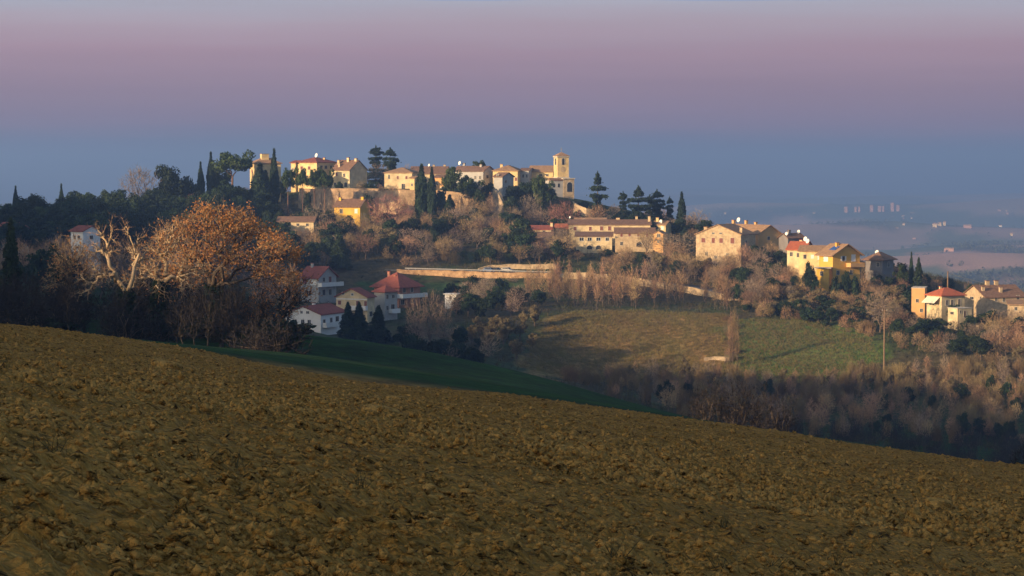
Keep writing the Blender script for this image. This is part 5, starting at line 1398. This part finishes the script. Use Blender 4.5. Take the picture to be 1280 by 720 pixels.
# brambles and reeds of the gully along the foot of the field
LT = {'olive': 'grey-green bush in the gully under the fields', 'cane': 'tawny clump of dry canes in the gully under the fields', 'thicket': 'tall brown leafless thicket shrub in the gully under the fields', 'grey_thicket': 'grey leafless thicket shrub in the gully under the fields', 'sapling': 'thin leafless sapling rising from the gully thicket', 'evergreen': 'dark green tree in the gully under the fields', 'bare_tree': 'brown leafless tree in the gully under the fields'}
GT = {'olive': 'grey-green gully bushes', 'cane': 'dry cane clumps', 'thicket': 'brown gully thicket', 'grey_thicket': 'grey gully thicket', 'sapling': 'gully saplings', 'evergreen': 'gully evergreens', 'bare_tree': 'gully trees'}
region(230, [(690, 468), (800, 476), (920, 474), (1000, 478), (1110, 470), (1280, 455), (1280, 500), (900, 505), (720, 482)], ['cane', 'cane', 'cane', 'sapling', 'grey_thicket', 'sapling', 'olive'], (2.4, 5.4), (.45, .8), LT, GT, 15, 400, 600, 2.2)
region(190, [(760, 498), (900, 500), (1280, 498), (1280, 560), (1000, 545), (850, 525)], ['cane', 'sapling', 'grey_thicket', 'sapling', 'bare_tree', 'cane', 'evergreen', 'sapling'], (3.0, 6.6), (.4, .75), LT, GT, 16, 330, 520, 2.2)

LC = {'evergreen': 'dark evergreen on the crest right of the church', 'bush': 'dark bush on the crest right of the church', 'bare_tree': 'leafless tree on the crest right of the church', 'grey_tree': 'grey leafless tree on the crest right of the church'}
GC = {k: 'crest ' + k.replace('_', ' ') + 's' for k in LC}
region(46, [(716, 272), (760, 274), (830, 281), (880, 290), (900, 300), (840, 300), (720, 298)], ['evergreen', 'bush', 'bare_tree', 'grey_tree'], (4.0, 7.0), (.8, 1.2), LC, GC, 21, 740, 840, 3)
region(30, [(880, 292), (960, 305), (1000, 325), (960, 325), (890, 310)], ['evergreen', 'bush', 'bare_tree', 'grey_tree'], (3.0, 5.5), (.8, 1.2), {k: v.replace('right of the church', 'behind the gabled house') for k, v in LC.items()}, {k: v + ' behind the gabled house' for k, v in GC.items()}, 22, 720, 860, 3)
region(30, [(1085, 335), (1140, 350), (1280, 382), (1280, 392), (1140, 372), (1085, 350)], ['evergreen', 'bush', 'bare_tree', 'grey_tree'], (2.5, 5), (.8, 1.2), {k: v.replace('on the crest right of the church', 'behind the houses at the end of the spur') for k, v in LC.items()}, {k: v + ' at the end of the spur' for k, v in GC.items()}, 23, 620, 800, 3)
LD = {'evergreen': 'small evergreen at the foot of the village walls', 'bush': 'green bush at the foot of the village walls', 'bare_tree': 'leafless tree at the foot of the village walls', 'thicket': 'leafless shrub at the foot of the village walls'}
GD = {k: 'wall foot ' + k.replace('_', ' ') + 's' for k in LD}
region(44, [(350, 272), (450, 276), (600, 273), (720, 290), (720, 300), (600, 288), (450, 290), (350, 288)], ['evergreen', 'bush', 'bare_tree', 'thicket', 'bush'], (2.5, 5.5), (.8, 1.2), LD, GD, 24, 740, 806, 3)

for px, b, k, w, t in ((1046, 353, 'bush', 14, 343), (1058, 354, 'evergreen', 14, 338), (1070, 353, 'bush', 14, 341), (1012, 342, 'evergreen', 16, 326), (1018, 350, 'bush', 12, 340), (1080, 350, 'thicket', 14, 338)):
    tree(k, px, t, b, w, {'bush': 'rounded evergreen bush hiding the foot of the golden house', 'evergreen': 'leafy garden tree beside the golden house', 'thicket': 'leafless shrub at the right foot of the golden house'}[k], 'garden plants of the golden house', d=646)
for px, t, w in ((880, 312, 22), (895, 316, 22), (912, 312, 24), (930, 300, 30), (945, 306, 24), (868, 318, 22)):
    tree('grey_tree' if px % 2 else 'bare_tree', px, t, 345, w, 'leafless tree climbing in front of the gabled stone house', 'trees in front of the gabled house', d=692)
for px, t, w in ((350, 262, 20), (372, 268, 18), (410, 262, 26), (436, 268, 22), (455, 268, 18)):
    tree('evergreen' if px % 2 == 0 else 'grey_tree', px, t, 296, w, 'dark tree pressing against the ochre cottage and long shed' if px % 2 == 0 else 'leafless tree by the ochre cottage', 'trees round the ochre cottage', d=757)

LE = {'evergreen': 'dark evergreen between the ridge wood and the villa', 'bare_tree': 'reddish leafless tree between the ridge wood and the villa', 'red_tree': 'reddish leafless tree between the ridge wood and the villa'}
region(34, [(200, 276), (240, 268), (320, 262), (345, 272), (300, 290), (210, 290)], ['evergreen', 'evergreen', 'red_tree'], (7, 11), (.7, 1.0), LE, {'evergreen': 'evergreens by the villa', 'bare_tree': 'reddish trees by the villa', 'red_tree': 'reddish trees by the villa'}, 31, 720, 850, 3.5)
for px, t, w in ((450, 224, 20), (463, 226, 22), (474, 228, 18), (492, 230, 14), (578, 226, 22), (600, 224, 24), (611, 228, 20), (643, 230, 24), (655, 226, 26), (668, 222, 26), (688, 232, 22), (557, 230, 16), (425, 226, 14), (352, 226, 20), (535, 226, 12)):
    tree('evergreen' if px % 3 else 'bare_tree', px, t, 246, w, ('bushy evergreen on the village terrace ' if px % 3 else 'leafless tree on the village terrace ') + min(LANDS, key=lambda l: abs(proj(*l[0])[0] - px) + (1000 if l[0].y < 815 else 0))[1].replace('the ', 'by the ', 1), 'terrace trees of the village', d=816)
LG = {'evergreen': 'dark green tree on the wooded village slope', 'cane': 'tawny scrub clump on the wooded village slope', 'olive': 'olive-green tree on the wooded village slope'}
region(60, SLOPE, ['evergreen', 'olive', 'cane', 'evergreen'], (3.5, 8), (.6, .95), LG, {k: 'slope ' + k + 's' for k in LG}, 32, 690, 800, 2.5)
region(50, [(930, 372), (1000, 362), (1120, 372), (1140, 400), (1090, 425), (1000, 402), (930, 396)], ['cane', 'olive', 'thicket'], (2.0, 4.0), (.7, 1.1), {'cane': 'tawny scrub clump on the spur', 'olive': 'olive bush on the spur', 'thicket': 'leafless shrub on the spur'}, {'cane': 'scrub of the spur', 'olive': 'olives of the spur', 'thicket': 'shrubs of the spur'}, 33, 560, 720, 2.2)

tree('round_pine', 276, 201, 264, 30, 'darker round pine tucked under the great umbrella pine', d=806)
for px, t, w in ((478, 207, 30), (498, 211, 24), (455, 214, 18)):
    tree('grey_tree', px, t, 246, w, 'leafless tree behind the village terrace near the cedars', 'leafless trees near the cedars', d=850)
for px, t, w, k in ((516, 350, 14, 'bush'), (534, 352, 12, 'thicket'), (552, 351, 16, 'grey_thicket'), (571, 350, 12, 'bush'), (590, 349, 16, 'thicket'), (607, 351, 14, 'cane'), (622, 348, 14, 'thicket'), (640, 347, 18, 'grey_thicket'), (655, 349, 16, 'cane'), (672, 346, 18, 'thicket'), (684, 348, 14, 'bush')):
    tree(k, px, t, 358, w, {'bush': 'dark bush', 'thicket': 'brown leafless shrub', 'grey_thicket': 'grey leafless shrub', 'cane': 'tawny cane clump'}[k] + ' growing against the brick road wall', 'plants against the road wall', d=689)

for i, (px, b) in enumerate([(914 + (i * 37 % 11) - 5, 402 + i * 5) for i in range(14)]):
    k = ('cane', 'thicket', 'cane', 'grey_thicket')[i % 4]
    tree(k, px, b - 9 - (i * 7 % 6), b, 11 + i % 5, {'cane': 'tawny cane clump', 'thicket': 'brown leafless shrub', 'grey_thicket': 'grey leafless shrub'}[k] + ' in the hedge between fallow field and meadow', 'hedge between the fields')

for px, t, w, k, l in ((384, 236, 14, 'evergreen', 'slender evergreen before the bastion under the row of pines'), (458, 240, 20, 'evergreen', 'evergreen before the bastion right of the ochre cottage'), (506, 243, 18, 'bare_tree', 'brown leafless tree before the terrace corner bastion'),
                       (552, 234, 20, 'evergreen', 'leafy evergreen at the left end of the buttressed wall'), (574, 238, 18, 'grey_tree', 'grey leafless tree before the buttressed wall'), (600, 234, 22, 'evergreen', 'dark evergreen at the right end of the buttressed wall'),
                       (613, 240, 16, 'bare_tree', 'brown leafless tree left of the ruined rampart'), (640, 244, 26, 'evergreen', 'evergreen right of the ruined rampart'), (662, 250, 26, 'grey_tree', 'grey leafless tree below the church nave'), (720, 262, 26, 'evergreen', 'evergreen below the broken garden wall'),
                       (735, 268, 24, 'bare_tree', 'brown leafless tree below the broken garden wall'), (420, 240, 12, 'grey_tree', 'small grey leafless tree over the ochre cottage roof')):
    tree(k, px, t, 280, w, l, d=789)
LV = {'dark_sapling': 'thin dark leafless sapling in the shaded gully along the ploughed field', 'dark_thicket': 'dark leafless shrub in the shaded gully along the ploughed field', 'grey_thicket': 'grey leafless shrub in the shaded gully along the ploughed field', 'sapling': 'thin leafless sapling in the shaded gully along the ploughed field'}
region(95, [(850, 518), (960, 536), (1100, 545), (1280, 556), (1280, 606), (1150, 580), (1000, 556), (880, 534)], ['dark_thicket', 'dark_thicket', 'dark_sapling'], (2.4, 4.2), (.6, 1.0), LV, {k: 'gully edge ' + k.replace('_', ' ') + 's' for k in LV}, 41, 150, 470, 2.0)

# ------------------------------------------------------------------ old oaks at the edge of the field
def on_field(px, py):
    r, u = (px - 640.0) / FPX, (360.0 - py) / FPX
    k = 1 / (CP + u * SP); a, b = r * k, k * (-SP + u * CP)
    d = -FC / (b + FA + FB * a)
    return Vector((a * d, d, b * d))
def oak(label, px, base, d, lobes, fork, n, leaf, rs, seed, wm, leafsize=0.115, ivy=None, twist=0.2, kink=2, lean=(0, 0), cm='bare_twigs', tww=0.035, fan=(3, 6), minr=0.022):
    """lobes: (px, py, half width px, half height px, weight) of the crown as seen; fork: pixel where the trunk divides"""
    rng = np.random.default_rng(seed); m = d / FPX
    q = at(px, base, d); g0 = Vector((q.x, d, gz(q.x, d) - .1))
    o = empty('oak_tree', g0); tag(o, label, 'tree')
    wsum = sum(l[4] for l in lobes); Ps = []
    for (lx, ly, rw, rh, w) in lobes:
        c = at(lx, ly, d) - g0
        P, dd = ball(int(n * w / wsum), rng, 0.36)
        Ps.append(P * np.array([rw * m, rw * m * .85, rh * m]) + np.array([c.x, rng.normal() * .8, c.z]))
    P = np.concatenate(Ps)
    P += rng.normal(size=P.shape) * .25
    P[:, 2] = np.maximum(P[:, 2], 1.2)
    f = at(*fork, d) - g0; f = np.array([f.x, 0, f.z])
    wood, upper, tw = TM(), TM(), TM()
    r0 = rs * n ** 0.46
    pts = [np.array([0, 0, -.8]), np.array([f[0] * .15 + rng.normal() * .1, rng.normal() * .1, f[2] * .3]), np.array([f[0] * .55 + rng.normal() * .12, 0, f[2] * .68]), f]
    limb(wood, pts, [r0 * 1.7, r0 * 1.25, r0 * 1.1, r0], 10)
    col = []
    branch(upper, tw, f, P, rng, rs, twist=twist, kink=kink, minr=minr, tww=tww, pull=.48, collect=col, fan=fan, leafn=6)
    trunk = link('trunk', wood.mesh('oak_trunk', True), MATS['dark_bark'], o)
    link('limbs', upper.mesh('oak_limbs', True), MATS[wm], o)
    link('twigs', tw.mesh('oak_twigs'), MATS[cm], o)
    if leaf:
        T = np.concatenate(col); T = T[rng.choice(len(T), max(60, int(len(T) * .42)), replace=False)]; T = T[rng.integers(0, len(T), leaf)] + rng.normal(size=(leaf, 3)) * .24
        lv = TM(); leaves(lv, T, rng.normal(size=T.shape), leafsize, rng)
        link('leaves', lv.mesh('oak_leaves'), MATS['oak_leaf'], o)
    if ivy:
        iv = TM(); k = ivy
        t = rng.uniform(0, 1, k) ** .8; L = np.array(pts)[1:]
        c = np.stack([np.interp(t, [0, .3, .68, 1], [p[i] for p in [np.zeros(3)] + list(L)]) for i in range(3)], 1)
        dd = rng.normal(size=(k, 3)); dd[:, 2] *= .4; dd /= np.linalg.norm(dd, axis=1, keepdims=True)
        leaves(iv, c + dd * (r0 * 1.4 + rng.uniform(0, .65, k) * (1.2 - .5 * t))[:, None], dd, .16, rng)
        link('ivy', iv.mesh('ivy'), MATS['ivy'], o)
    return o
oak('great spreading oak still holding its rust-brown leaves', 272, 441, 214,
    [(262, 266, 26, 15, 1.1), (300, 272, 24, 15, 1), (232, 284, 24, 17, 1), (276, 292, 28, 17, 1.2), (318, 288, 22, 16, 1), (345, 304, 22, 14, .9), (366, 318, 14, 11, .5), (208, 306, 18, 17, .7), (246, 316, 24, 16, .9), (296, 318, 30, 15, 1),
     (334, 334, 24, 14, .8), (362, 344, 15, 10, .4), (222, 338, 20, 14, .6), (268, 344, 30, 13, .7)],
    (266, 358), 2600, 7600, 0.0090, 501, 'bark', ivy=1500, twist=.15)
oak('leaning ivy-clad oak with pale twisted limbs beside the great oak', 196, 437, 208, [(214, 300, 30, 34, 2), (190, 318, 24, 26, 1.3), (238, 338, 38, 20, 1.6), (170, 345, 22, 18, .6), (215, 360, 40, 16, .8)],
    (200, 352), 900, 700, 0.0135, 502, 'pale_bark', ivy=2000, twist=.15, kink=2, fan=(2, 5))
oak('bare gnarled oak with pale sunlit branches and ivy trunk', 160, 433, 202, [(148, 296, 20, 28, 1.6), (122, 300, 18, 26, 1.2), (178, 306, 16, 26, 1.2), (112, 345, 20, 22, 1), (190, 335, 20, 18, .8), (140, 340, 26, 18, .8), (100, 368, 12, 10, .4)],
    (158, 366), 760, 0, 0.0135, 503, 'pale_bark', ivy=2000, twist=.15, kink=2, fan=(2, 4))
oak('rust-leaved young oak on the shaded right side of the great oak', 345, 446, 216, [(345, 372, 42, 30, 2), (372, 362, 22, 22, 1), (322, 388, 30, 24, 1)], (342, 418), 800, 1300, 0.0115, 504, 'dark_bark', twist=.15, cm='shaded_twigs')
oak('brown twiggy oak at the wood edge left of the gnarled oak', 92, 428, 225, [(92, 320, 26, 30, 2), (70, 345, 22, 26, 1), (118, 340, 20, 22, 1)], (92, 372), 900, 500, 0.012, 505, 'bark', twist=.15)
# leafless undergrowth in the shade round the oaks
rnd = random.Random(77)
def OAKN(px):
    return 'left of the twiggy brown oak' if px < 60 else 'under the twiggy brown oak' if px < 118 else 'under the bare gnarled oak' if px < 178 else 'under the leaning ivy-clad oak' if px < 222 else 'under the great spreading oak' if px < 312 else 'under the rust-leaved young oak'
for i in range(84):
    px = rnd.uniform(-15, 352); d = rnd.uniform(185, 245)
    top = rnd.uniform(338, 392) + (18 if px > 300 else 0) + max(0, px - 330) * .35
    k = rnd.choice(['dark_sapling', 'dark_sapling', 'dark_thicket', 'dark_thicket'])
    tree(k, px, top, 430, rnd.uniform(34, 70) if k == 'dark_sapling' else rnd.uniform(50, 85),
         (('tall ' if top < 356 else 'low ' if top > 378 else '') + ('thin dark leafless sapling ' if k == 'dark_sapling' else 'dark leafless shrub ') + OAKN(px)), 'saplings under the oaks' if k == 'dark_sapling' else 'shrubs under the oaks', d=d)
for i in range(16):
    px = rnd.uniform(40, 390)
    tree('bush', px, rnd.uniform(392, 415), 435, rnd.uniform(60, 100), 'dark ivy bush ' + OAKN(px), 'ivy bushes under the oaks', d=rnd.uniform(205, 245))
tree('evergreen', 76, 328, 425, 34, 'dark leafy tree left of the gnarled oak', d=262)
for px, top, w in ((8, 318, 44), (40, 324, 40), (58, 300, 36), (30, 300, 38), (75, 290, 40), (105, 296, 36), (130, 300, 40), (180, 296, 44), (215, 300, 40), (330, 320, 44), (360, 330, 40)):
    tree('grey_tree' if px % 2 else 'bare_tree', px, top, 400, w, 'leafless tree in the dim wood behind the oaks', 'leafless trees behind the oaks', d=rnd.uniform(420, 560))

# trees that only their place tells apart belong to one group
_by = {}
for o in COL.objects:
    if o.parent is None and 'label' in o.keys() and 'category' in o.keys(): _by.setdefault(o['label'], []).append(o)
for l, os_ in _by.items():
    if len(os_) > 1:
        g = next((o['group'] for o in os_ if 'group' in o.keys()), 'look-alikes')
        for o in os_: o['group'] = g

# ------------------------------------------------------------------ ground cover that nobody could count
def gzv(x, y):
    i = np.clip(np.searchsorted(GXS, x) - 1, 0, len(GXS) - 2); j = np.clip(np.searchsorted(GYS, y) - 1, 0, len(GYS) - 2)
    u = (x - GXS[i]) / (GXS[i + 1] - GXS[i]); v = (y - GYS[j]) / (GYS[j + 1] - GYS[j])
    return (GZ[j, i] * (1 - u) + GZ[j, i + 1] * u) * (1 - v) + (GZ[j + 1, i] * (1 - u) + GZ[j + 1, i + 1] * u) * v
FALLOW = [(640, 470), (690, 400), (715, 389), (800, 388), (912, 394), (916, 470), (860, 480), (700, 476)]
MEADOW = [(918, 400), (1010, 398), (1090, 425), (1105, 470), (1000, 478), (918, 476)]
def scatter(n, seed, keep, bx=(-200, 215), by=(330, 830)):
    rng = np.random.default_rng(seed)
    x = rng.uniform(*bx, n); y = rng.uniform(*by, n); z = gzv(x, y)
    px, py = proj(x, y, z)
    m = (px > -40) & (px < 1320) & keep(px, py, x, y)
    for a, b, r in BLOCK:
        if r < 3.2: r *= .6
        m &= (x - a) ** 2 + (y - b) ** 2 > (r * .8) ** 2
    return x[m], y[m], z[m], rng
x, y, z, rng = scatter(42000, 5, lambda px, py, x, y: ~(inpoly(px, py, FALLOW) | inpoly(px, py, MEADOW)) & ((py < 405) | (px > 560)) & ~((py > 350) & (py < 366) & (px > 440) & (px < 690)))
B = np.stack([x, y, z - .1], 1); tm = TM()
dens = fbm(x / 18, y / 18, 3, 8)
B = B[dens > -.28]; hgt = rng.uniform(.6, 2.2, len(B))
for k in range(4):
    d = rng.normal(size=B.shape) * .45; d[:, 2] = 1
    twigs(tm, B + rng.normal(size=B.shape) * [.5, .5, 0], B + d * hgt[:, None], .10, rng)
d = rng.normal(size=B.shape) * .5; d[:, 2] = np.abs(d[:, 2]) * .8 + .2
leaves(tm, B + d * hgt[:, None] * .6, d, .30, rng)
s = link('scrub', tm.mesh('scrub'), MATS['scrub']); tag(s, 'tangled low scrub and brambles covering the hillsides', None, kind='stuff')
x, y, z, rng = scatter(26000, 6, lambda px, py, x, y: inpoly(px, py, FALLOW) | inpoly(px, py, MEADOW), (-5, 105), (535, 640))
B = np.stack([x, y, z - .03], 1); tm = TM()
for k in range(5):
    d = rng.normal(size=B.shape) * .5; d[:, 2] = 1
    twigs(tm, B + rng.normal(size=B.shape) * [.4, .4, 0], B + d * rng.uniform(.15, .9, len(B))[:, None], .10, rng)
s = link('dry_grass', tm.mesh('dry_grass'), MATS['dry_grass']); tag(s, 'rough dry grass on the fallow field and meadow', None, kind='stuff')

# ------------------------------------------------------------------ clods and weeds on the ploughed field
ICO = []
_p = (1 + 5 ** .5) / 2
for a, b in ((1, _p), (-1, _p), (1, -_p), (-1, -_p)): ICO += [(0, a, b), (a, b, 0), (b, 0, a)]
ICO = np.array(ICO) / math.hypot(1, _p)
_d = ((ICO[:, None] - ICO[None]) ** 2).sum(-1)
_e = np.sort(np.unique(_d.round(4)))[1]
ICOF = [(i, j, k) for i in range(12) for j in range(i + 1, 12) for k in range(j + 1, 12) if abs(_d[i, j] - _e) < .01 and abs(_d[j, k] - _e) < .01 and abs(_d[i, k] - _e) < .01]
ICOF = np.array([f if np.dot(np.cross(ICO[f[1]] - ICO[f[0]], ICO[f[2]] - ICO[f[0]]), ICO[f[0]]) > 0 else (f[0], f[2], f[1]) for f in ICOF])
def clods(n, seed, y0, y1, s0, s1):
    rng = np.random.default_rng(seed)
    u = rng.uniform(1 / y1, 1 / y0, n); y = 1 / u; x = rng.uniform(-.245, .245, n) * y
    s = s0 * (s1 / s0) ** (rng.uniform(0, 1, n) ** 2.2)
    z = field_h(x, y)
    V = ICO[None] * (1 + .28 * rng.normal(size=(n, 12, 1))) * s[:, None, None] * rng.uniform(.7, 1.3, (n, 1, 3)) * np.array([1.15, 1.15, .6])
    a = rng.uniform(0, 6.28, n); c, sn = np.cos(a)[:, None], np.sin(a)[:, None]
    V = np.stack([V[..., 0] * c - V[..., 1] * sn, V[..., 0] * sn + V[..., 1] * c, V[..., 2]], -1)
    V = V + np.stack([x, y, z + s * .1], 1)[:, None]
    F = (ICOF[None] + 12 * np.arange(n)[:, None, None]).reshape(-1, 3)
    return V.reshape(-1, 3), F
OCT = np.array([(1, 0, 0), (-1, 0, 0), (0, 1, 0), (0, -1, 0), (0, 0, 1), (0, 0, -1)], float)
OCTF = np.array([(0, 2, 4), (2, 1, 4), (1, 3, 4), (3, 0, 4), (2, 0, 5), (1, 2, 5), (3, 1, 5), (0, 3, 5)])
def crumbs(n, seed, y0, y1, s0, s1):
    rng = np.random.default_rng(seed)
    y = 1 / rng.uniform(1 / y1, 1 / y0, n); x = rng.uniform(-.25, .25, n) * y
    keep = fbm(x / 1.3, y / 1.3, 3, 301) + .25 * rng.normal(size=n) > -.22
    x, y = x[keep], y[keep]; n = len(x)
    s = s0 * (s1 / s0) ** (rng.uniform(0, 1, n) ** 1.8); z = field_h(x, y)
    V = OCT[None] * (1 + .3 * rng.normal(size=(n, 6, 1))) * s[:, None, None] * rng.uniform(.75, 1.35, (n, 1, 3)) * np.array([1.1, 1.1, .85])
    a = rng.uniform(0, 6.28, n); b = rng.normal(size=n) * .5; c, sn = np.cos(a)[:, None], np.sin(a)[:, None]; cb, sb = np.cos(b)[:, None], np.sin(b)[:, None]
    X, Y, Z = V[..., 0], V[..., 1], V[..., 2]
    X, Z = X * cb - Z * sb, X * sb + Z * cb
    V = np.stack([X * c - Y * sn, X * sn + Y * c, Z], -1) + np.stack([x, y, z + s * .2], 1)[:, None]
    return V.reshape(-1, 3), (OCTF[None] + 6 * np.arange(n)[:, None, None]).reshape(-1, 3)
tm = TM(); tm.add(*crumbs(36000, 9, 13, 42, .010, .050)); tm.add(*crumbs(34000, 12, 34, 109, .028, .095))
tm.add(*clods(500, 10, 22, 110, .04, .09))
c = link('soil_clods', tm.mesh('soil_clods'), MATS['clod']); tag(c, 'loose clay clods strewn over the ploughed field', None, kind='stuff')
def boulder(label, px, py, wpx, hpx, rz, seed, m='clod'):
    p = on_field(px, py); s = wpx * p.y / FPX / 2; hh = hpx * p.y / FPX
    rng = np.random.default_rng(seed)
    import bmesh
    bm = bmesh.new(); bmesh.ops.create_icosphere(bm, subdivisions=4, radius=1)
    k = rng.normal(size=(6, 3)) * 1.8; ph = rng.uniform(0, 6.28, 6)
    for v in bm.verts:
        n = np.array(v.co); f = 1 + .07 * np.sin(k @ n + ph).sum() + .05 * math.sin(9 * n[0] + 7 * n[1]) * math.sin(8 * n[2] + 3 * n[0])
        e = .75
        w = np.sign(n) * np.abs(n) ** e
        v.co = Vector(tuple(w * f)) * .9
        v.co = Vector((v.co.x * s, v.co.y * s * .8, v.co.z * hh * .85))
    me = bpy.data.meshes.new('clod'); bm.to_mesh(me); bm.free()
    for po in me.polygons: po.use_smooth = True
    zz = float(field_h(np.array([p.x]), np.array([p.y]))[0])
    o = link('clay_clod', me, MATS[m]); o.location = (p.x, p.y, zz + hh * .3); o.rotation_euler = (0, R(10), rz)
    tag(o, label, 'clod')
boulder('big loaf-shaped smooth clod in the middle of the ploughed field', 473, 526, 56, 13, R(-8), 1)
boulder('flat pale clod uphill of the big loaf-shaped one', 497, 502, 34, 6, R(-5), 2)
boulder('smooth oval clod near the field edge below the great oak', 208, 457, 38, 10, R(-6), 3)
boulder('low flat clod near the field edge below the wood', 38, 477, 30, 6, R(-4), 4)
boulder('rounded clod low on the field towards the gully', 1172, 634, 40, 11, R(-8), 5)
boulder('small orange clod standing up from the field near the gully', 1152, 605, 9, 9, 0, 6)
boulder('small reddish stone on the field near the gully', 1208, 597, 7, 5, 0, 7)
# dry weeds
mat('weed', (0.075, 0.062, 0.025), 0.9, 0.4, 2.0)
rng = np.random.default_rng(31); n = 26
u = rng.uniform(1 / 108, 1 / 15, n); y = 1 / u; x = rng.uniform(-.24, .24, n) * y; z = field_h(x, y); tm = TM()
for k in range(14):
    B = np.stack([x, y, z], 1) + rng.normal(size=(n, 3)) * [.06, .06, 0]
    d = rng.normal(size=(n, 3)) * .6; d[:, 2] = 1
    twigs(tm, B, B + d * rng.uniform(.08, .26, n)[:, None], .012, rng)
w = link('field_weeds', tm.mesh('field_weeds'), MATS['weed']); tag(w, 'sparse dark weeds sprouting between the clods', None, kind='stuff')

# ------------------------------------------------------------------ far country
mat('far_wood', (0.075, 0.085, 0.055), 0.9, 0.3, 0.01)
rng = np.random.default_rng(91); tm = TM()
n = 26000
x = rng.uniform(0, 1, n); y = 1400 * (9500 / 1400) ** rng.uniform(0, 1, n); x = (rng.uniform(-.02, .26, n)) * y
wx = x + 120 * fbm(x / 400, y / 400, 3, 90); wy = y + 160 * fbm(x / 500, y / 500, 3, 91)
d1, h1 = worley(wx / 520, wy / 820, 31)
e = 12.0
d2, h2 = worley((wx + e) / 520, (wy) / 820, 31); d3, h3 = worley(wx / 520, (wy + e) / 820, 31)
hedge = ((h1 != h2) | (h1 != h3)) & (vnoise(x / 120, y / 120, 4) > -.1)
wood = fbm(x / 330 + 9, y / 600, 4, 55) > .30
m = hedge | wood; x, y = x[m], y[m]; z = gzv(x, y); n = len(x)
for k in range(9):
    dd = rng.normal(size=(n, 3)); dd /= np.linalg.norm(dd, axis=1, keepdims=True)
    s = rng.uniform(3, 5.5, n)
    leaves(tm, np.stack([x, y, z + s * .8], 1) + dd * s[:, None] * .8, dd, 2.2, rng)
fw = link('far_woodland', tm.mesh('far_woodland'), MATS['far_wood']); tag(fw, 'far hedgerows and woods across the hazy valley', None, kind='stuff')
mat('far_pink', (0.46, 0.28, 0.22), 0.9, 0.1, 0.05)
for px, wp, hp in ((1058, 5, 8), (1070, 4, 8), (1074.5, 3.6, 8), (1090, 5, 10), (1100, 5, 9), (1104.5, 3.5, 9), (1116, 5, 13), (1123, 5, 10)):
    p = hit(px, 266.5, 1500)
    dd = p.y if p is not None else 9000
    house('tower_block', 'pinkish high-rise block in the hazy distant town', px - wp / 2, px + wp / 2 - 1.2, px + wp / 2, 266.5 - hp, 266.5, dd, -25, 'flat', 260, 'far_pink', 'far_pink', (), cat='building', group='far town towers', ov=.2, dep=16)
FARH = [(1169, 284, 6, 4, 'pale farmhouse in the far hamlet below the ridge'), (1175, 284, 5, 5, 'tall pale house in the far hamlet below the ridge'), (1181, 282, 4, 4, 'small pale house at the end of the far hamlet'), (1172, 280, 4, 3, 'upper pale house of the far hamlet'),
        (1210, 286, 10, 4, 'long orange farm building alone on the far slope'), (1187, 315, 12, 4, 'pale farm in the middle of the far pink field'), (1265, 295, 4, 3, 'tiny white house far out on the slope'), (1141, 270, 6, 3, 'pink house on the far ridge')]
for px, b, wp, hp, l in FARH:
    p = hit(px, b, 1400)
    if p is None: continue
    house('far_house', l, px - wp / 2, px + wp / 2 - .8, px + wp / 2, b - hp, b, p.y, -25, 'gx', b - hp - 1.2, 'far_pink' if 'orange' in l or 'pink' in l else 'plaster_cream', 'roof_tan', (), ov=.2)
rnd = random.Random(5)
for i in range(34):
    px = rnd.uniform(880, 1280) if i < 26 else rnd.uniform(1060, 1280); b = rnd.uniform(264, 275) if i < 26 else rnd.uniform(275, 300)
    p = hit(px, b, 1400)
    if p is None: continue
    wp = rnd.uniform(2.2, 4.5); hp = rnd.uniform(1.3, 2.2)
    house('far_house', 'tiny hazy house scattered across the far country', px - wp / 2, px + wp / 2 - .6, px + wp / 2, b - hp, b, p.y, -25, 'gx', b - hp - .8, rnd.choice(['plaster_cream', 'far_pink', 'plaster_white']), 'roof_tan', (), ov=.2, group='scattered far houses')

# ------------------------------------------------------------------ haze
def haze(dens=2.2e-4):
    x0, x1, y0, y1, z0, z1 = -9600, 9600, -1500, 18200, float(GZ.min()) - 1.0, max(float(GZ.max()) + 4, 34.0)
    V = [(x, y, z) for z in (z0, z1) for y in (y0, y1) for x in (x0, x1)]
    F = [(0, 2, 3, 1), (4, 5, 7, 6), (0, 1, 5, 4), (2, 6, 7, 3), (0, 4, 6, 2), (1, 3, 7, 5)]
    me = mesh_np('haze', V, F)
    m = bpy.data.materials.new('haze'); m.use_nodes = True
    t = m.node_tree
    for n in list(t.nodes): t.nodes.remove(n)
    o = N(t, 'ShaderNodeOutputMaterial'); v = N(t, 'ShaderNodeVolumePrincipled')
    v.inputs['Color'].default_value = (0.27, 0.45, 0.85, 1)
    v.inputs['Density'].default_value = dens
    v.inputs['Anisotropy'].default_value = 0.2
    t.links.new(v.outputs[0], o.inputs['Volume'])
    h = link('haze', me, m)
    tag(h, 'thin blue evening haze filling the valley air', None, kind='stuff')
    m.cycles.homogeneous_volume = True
haze()
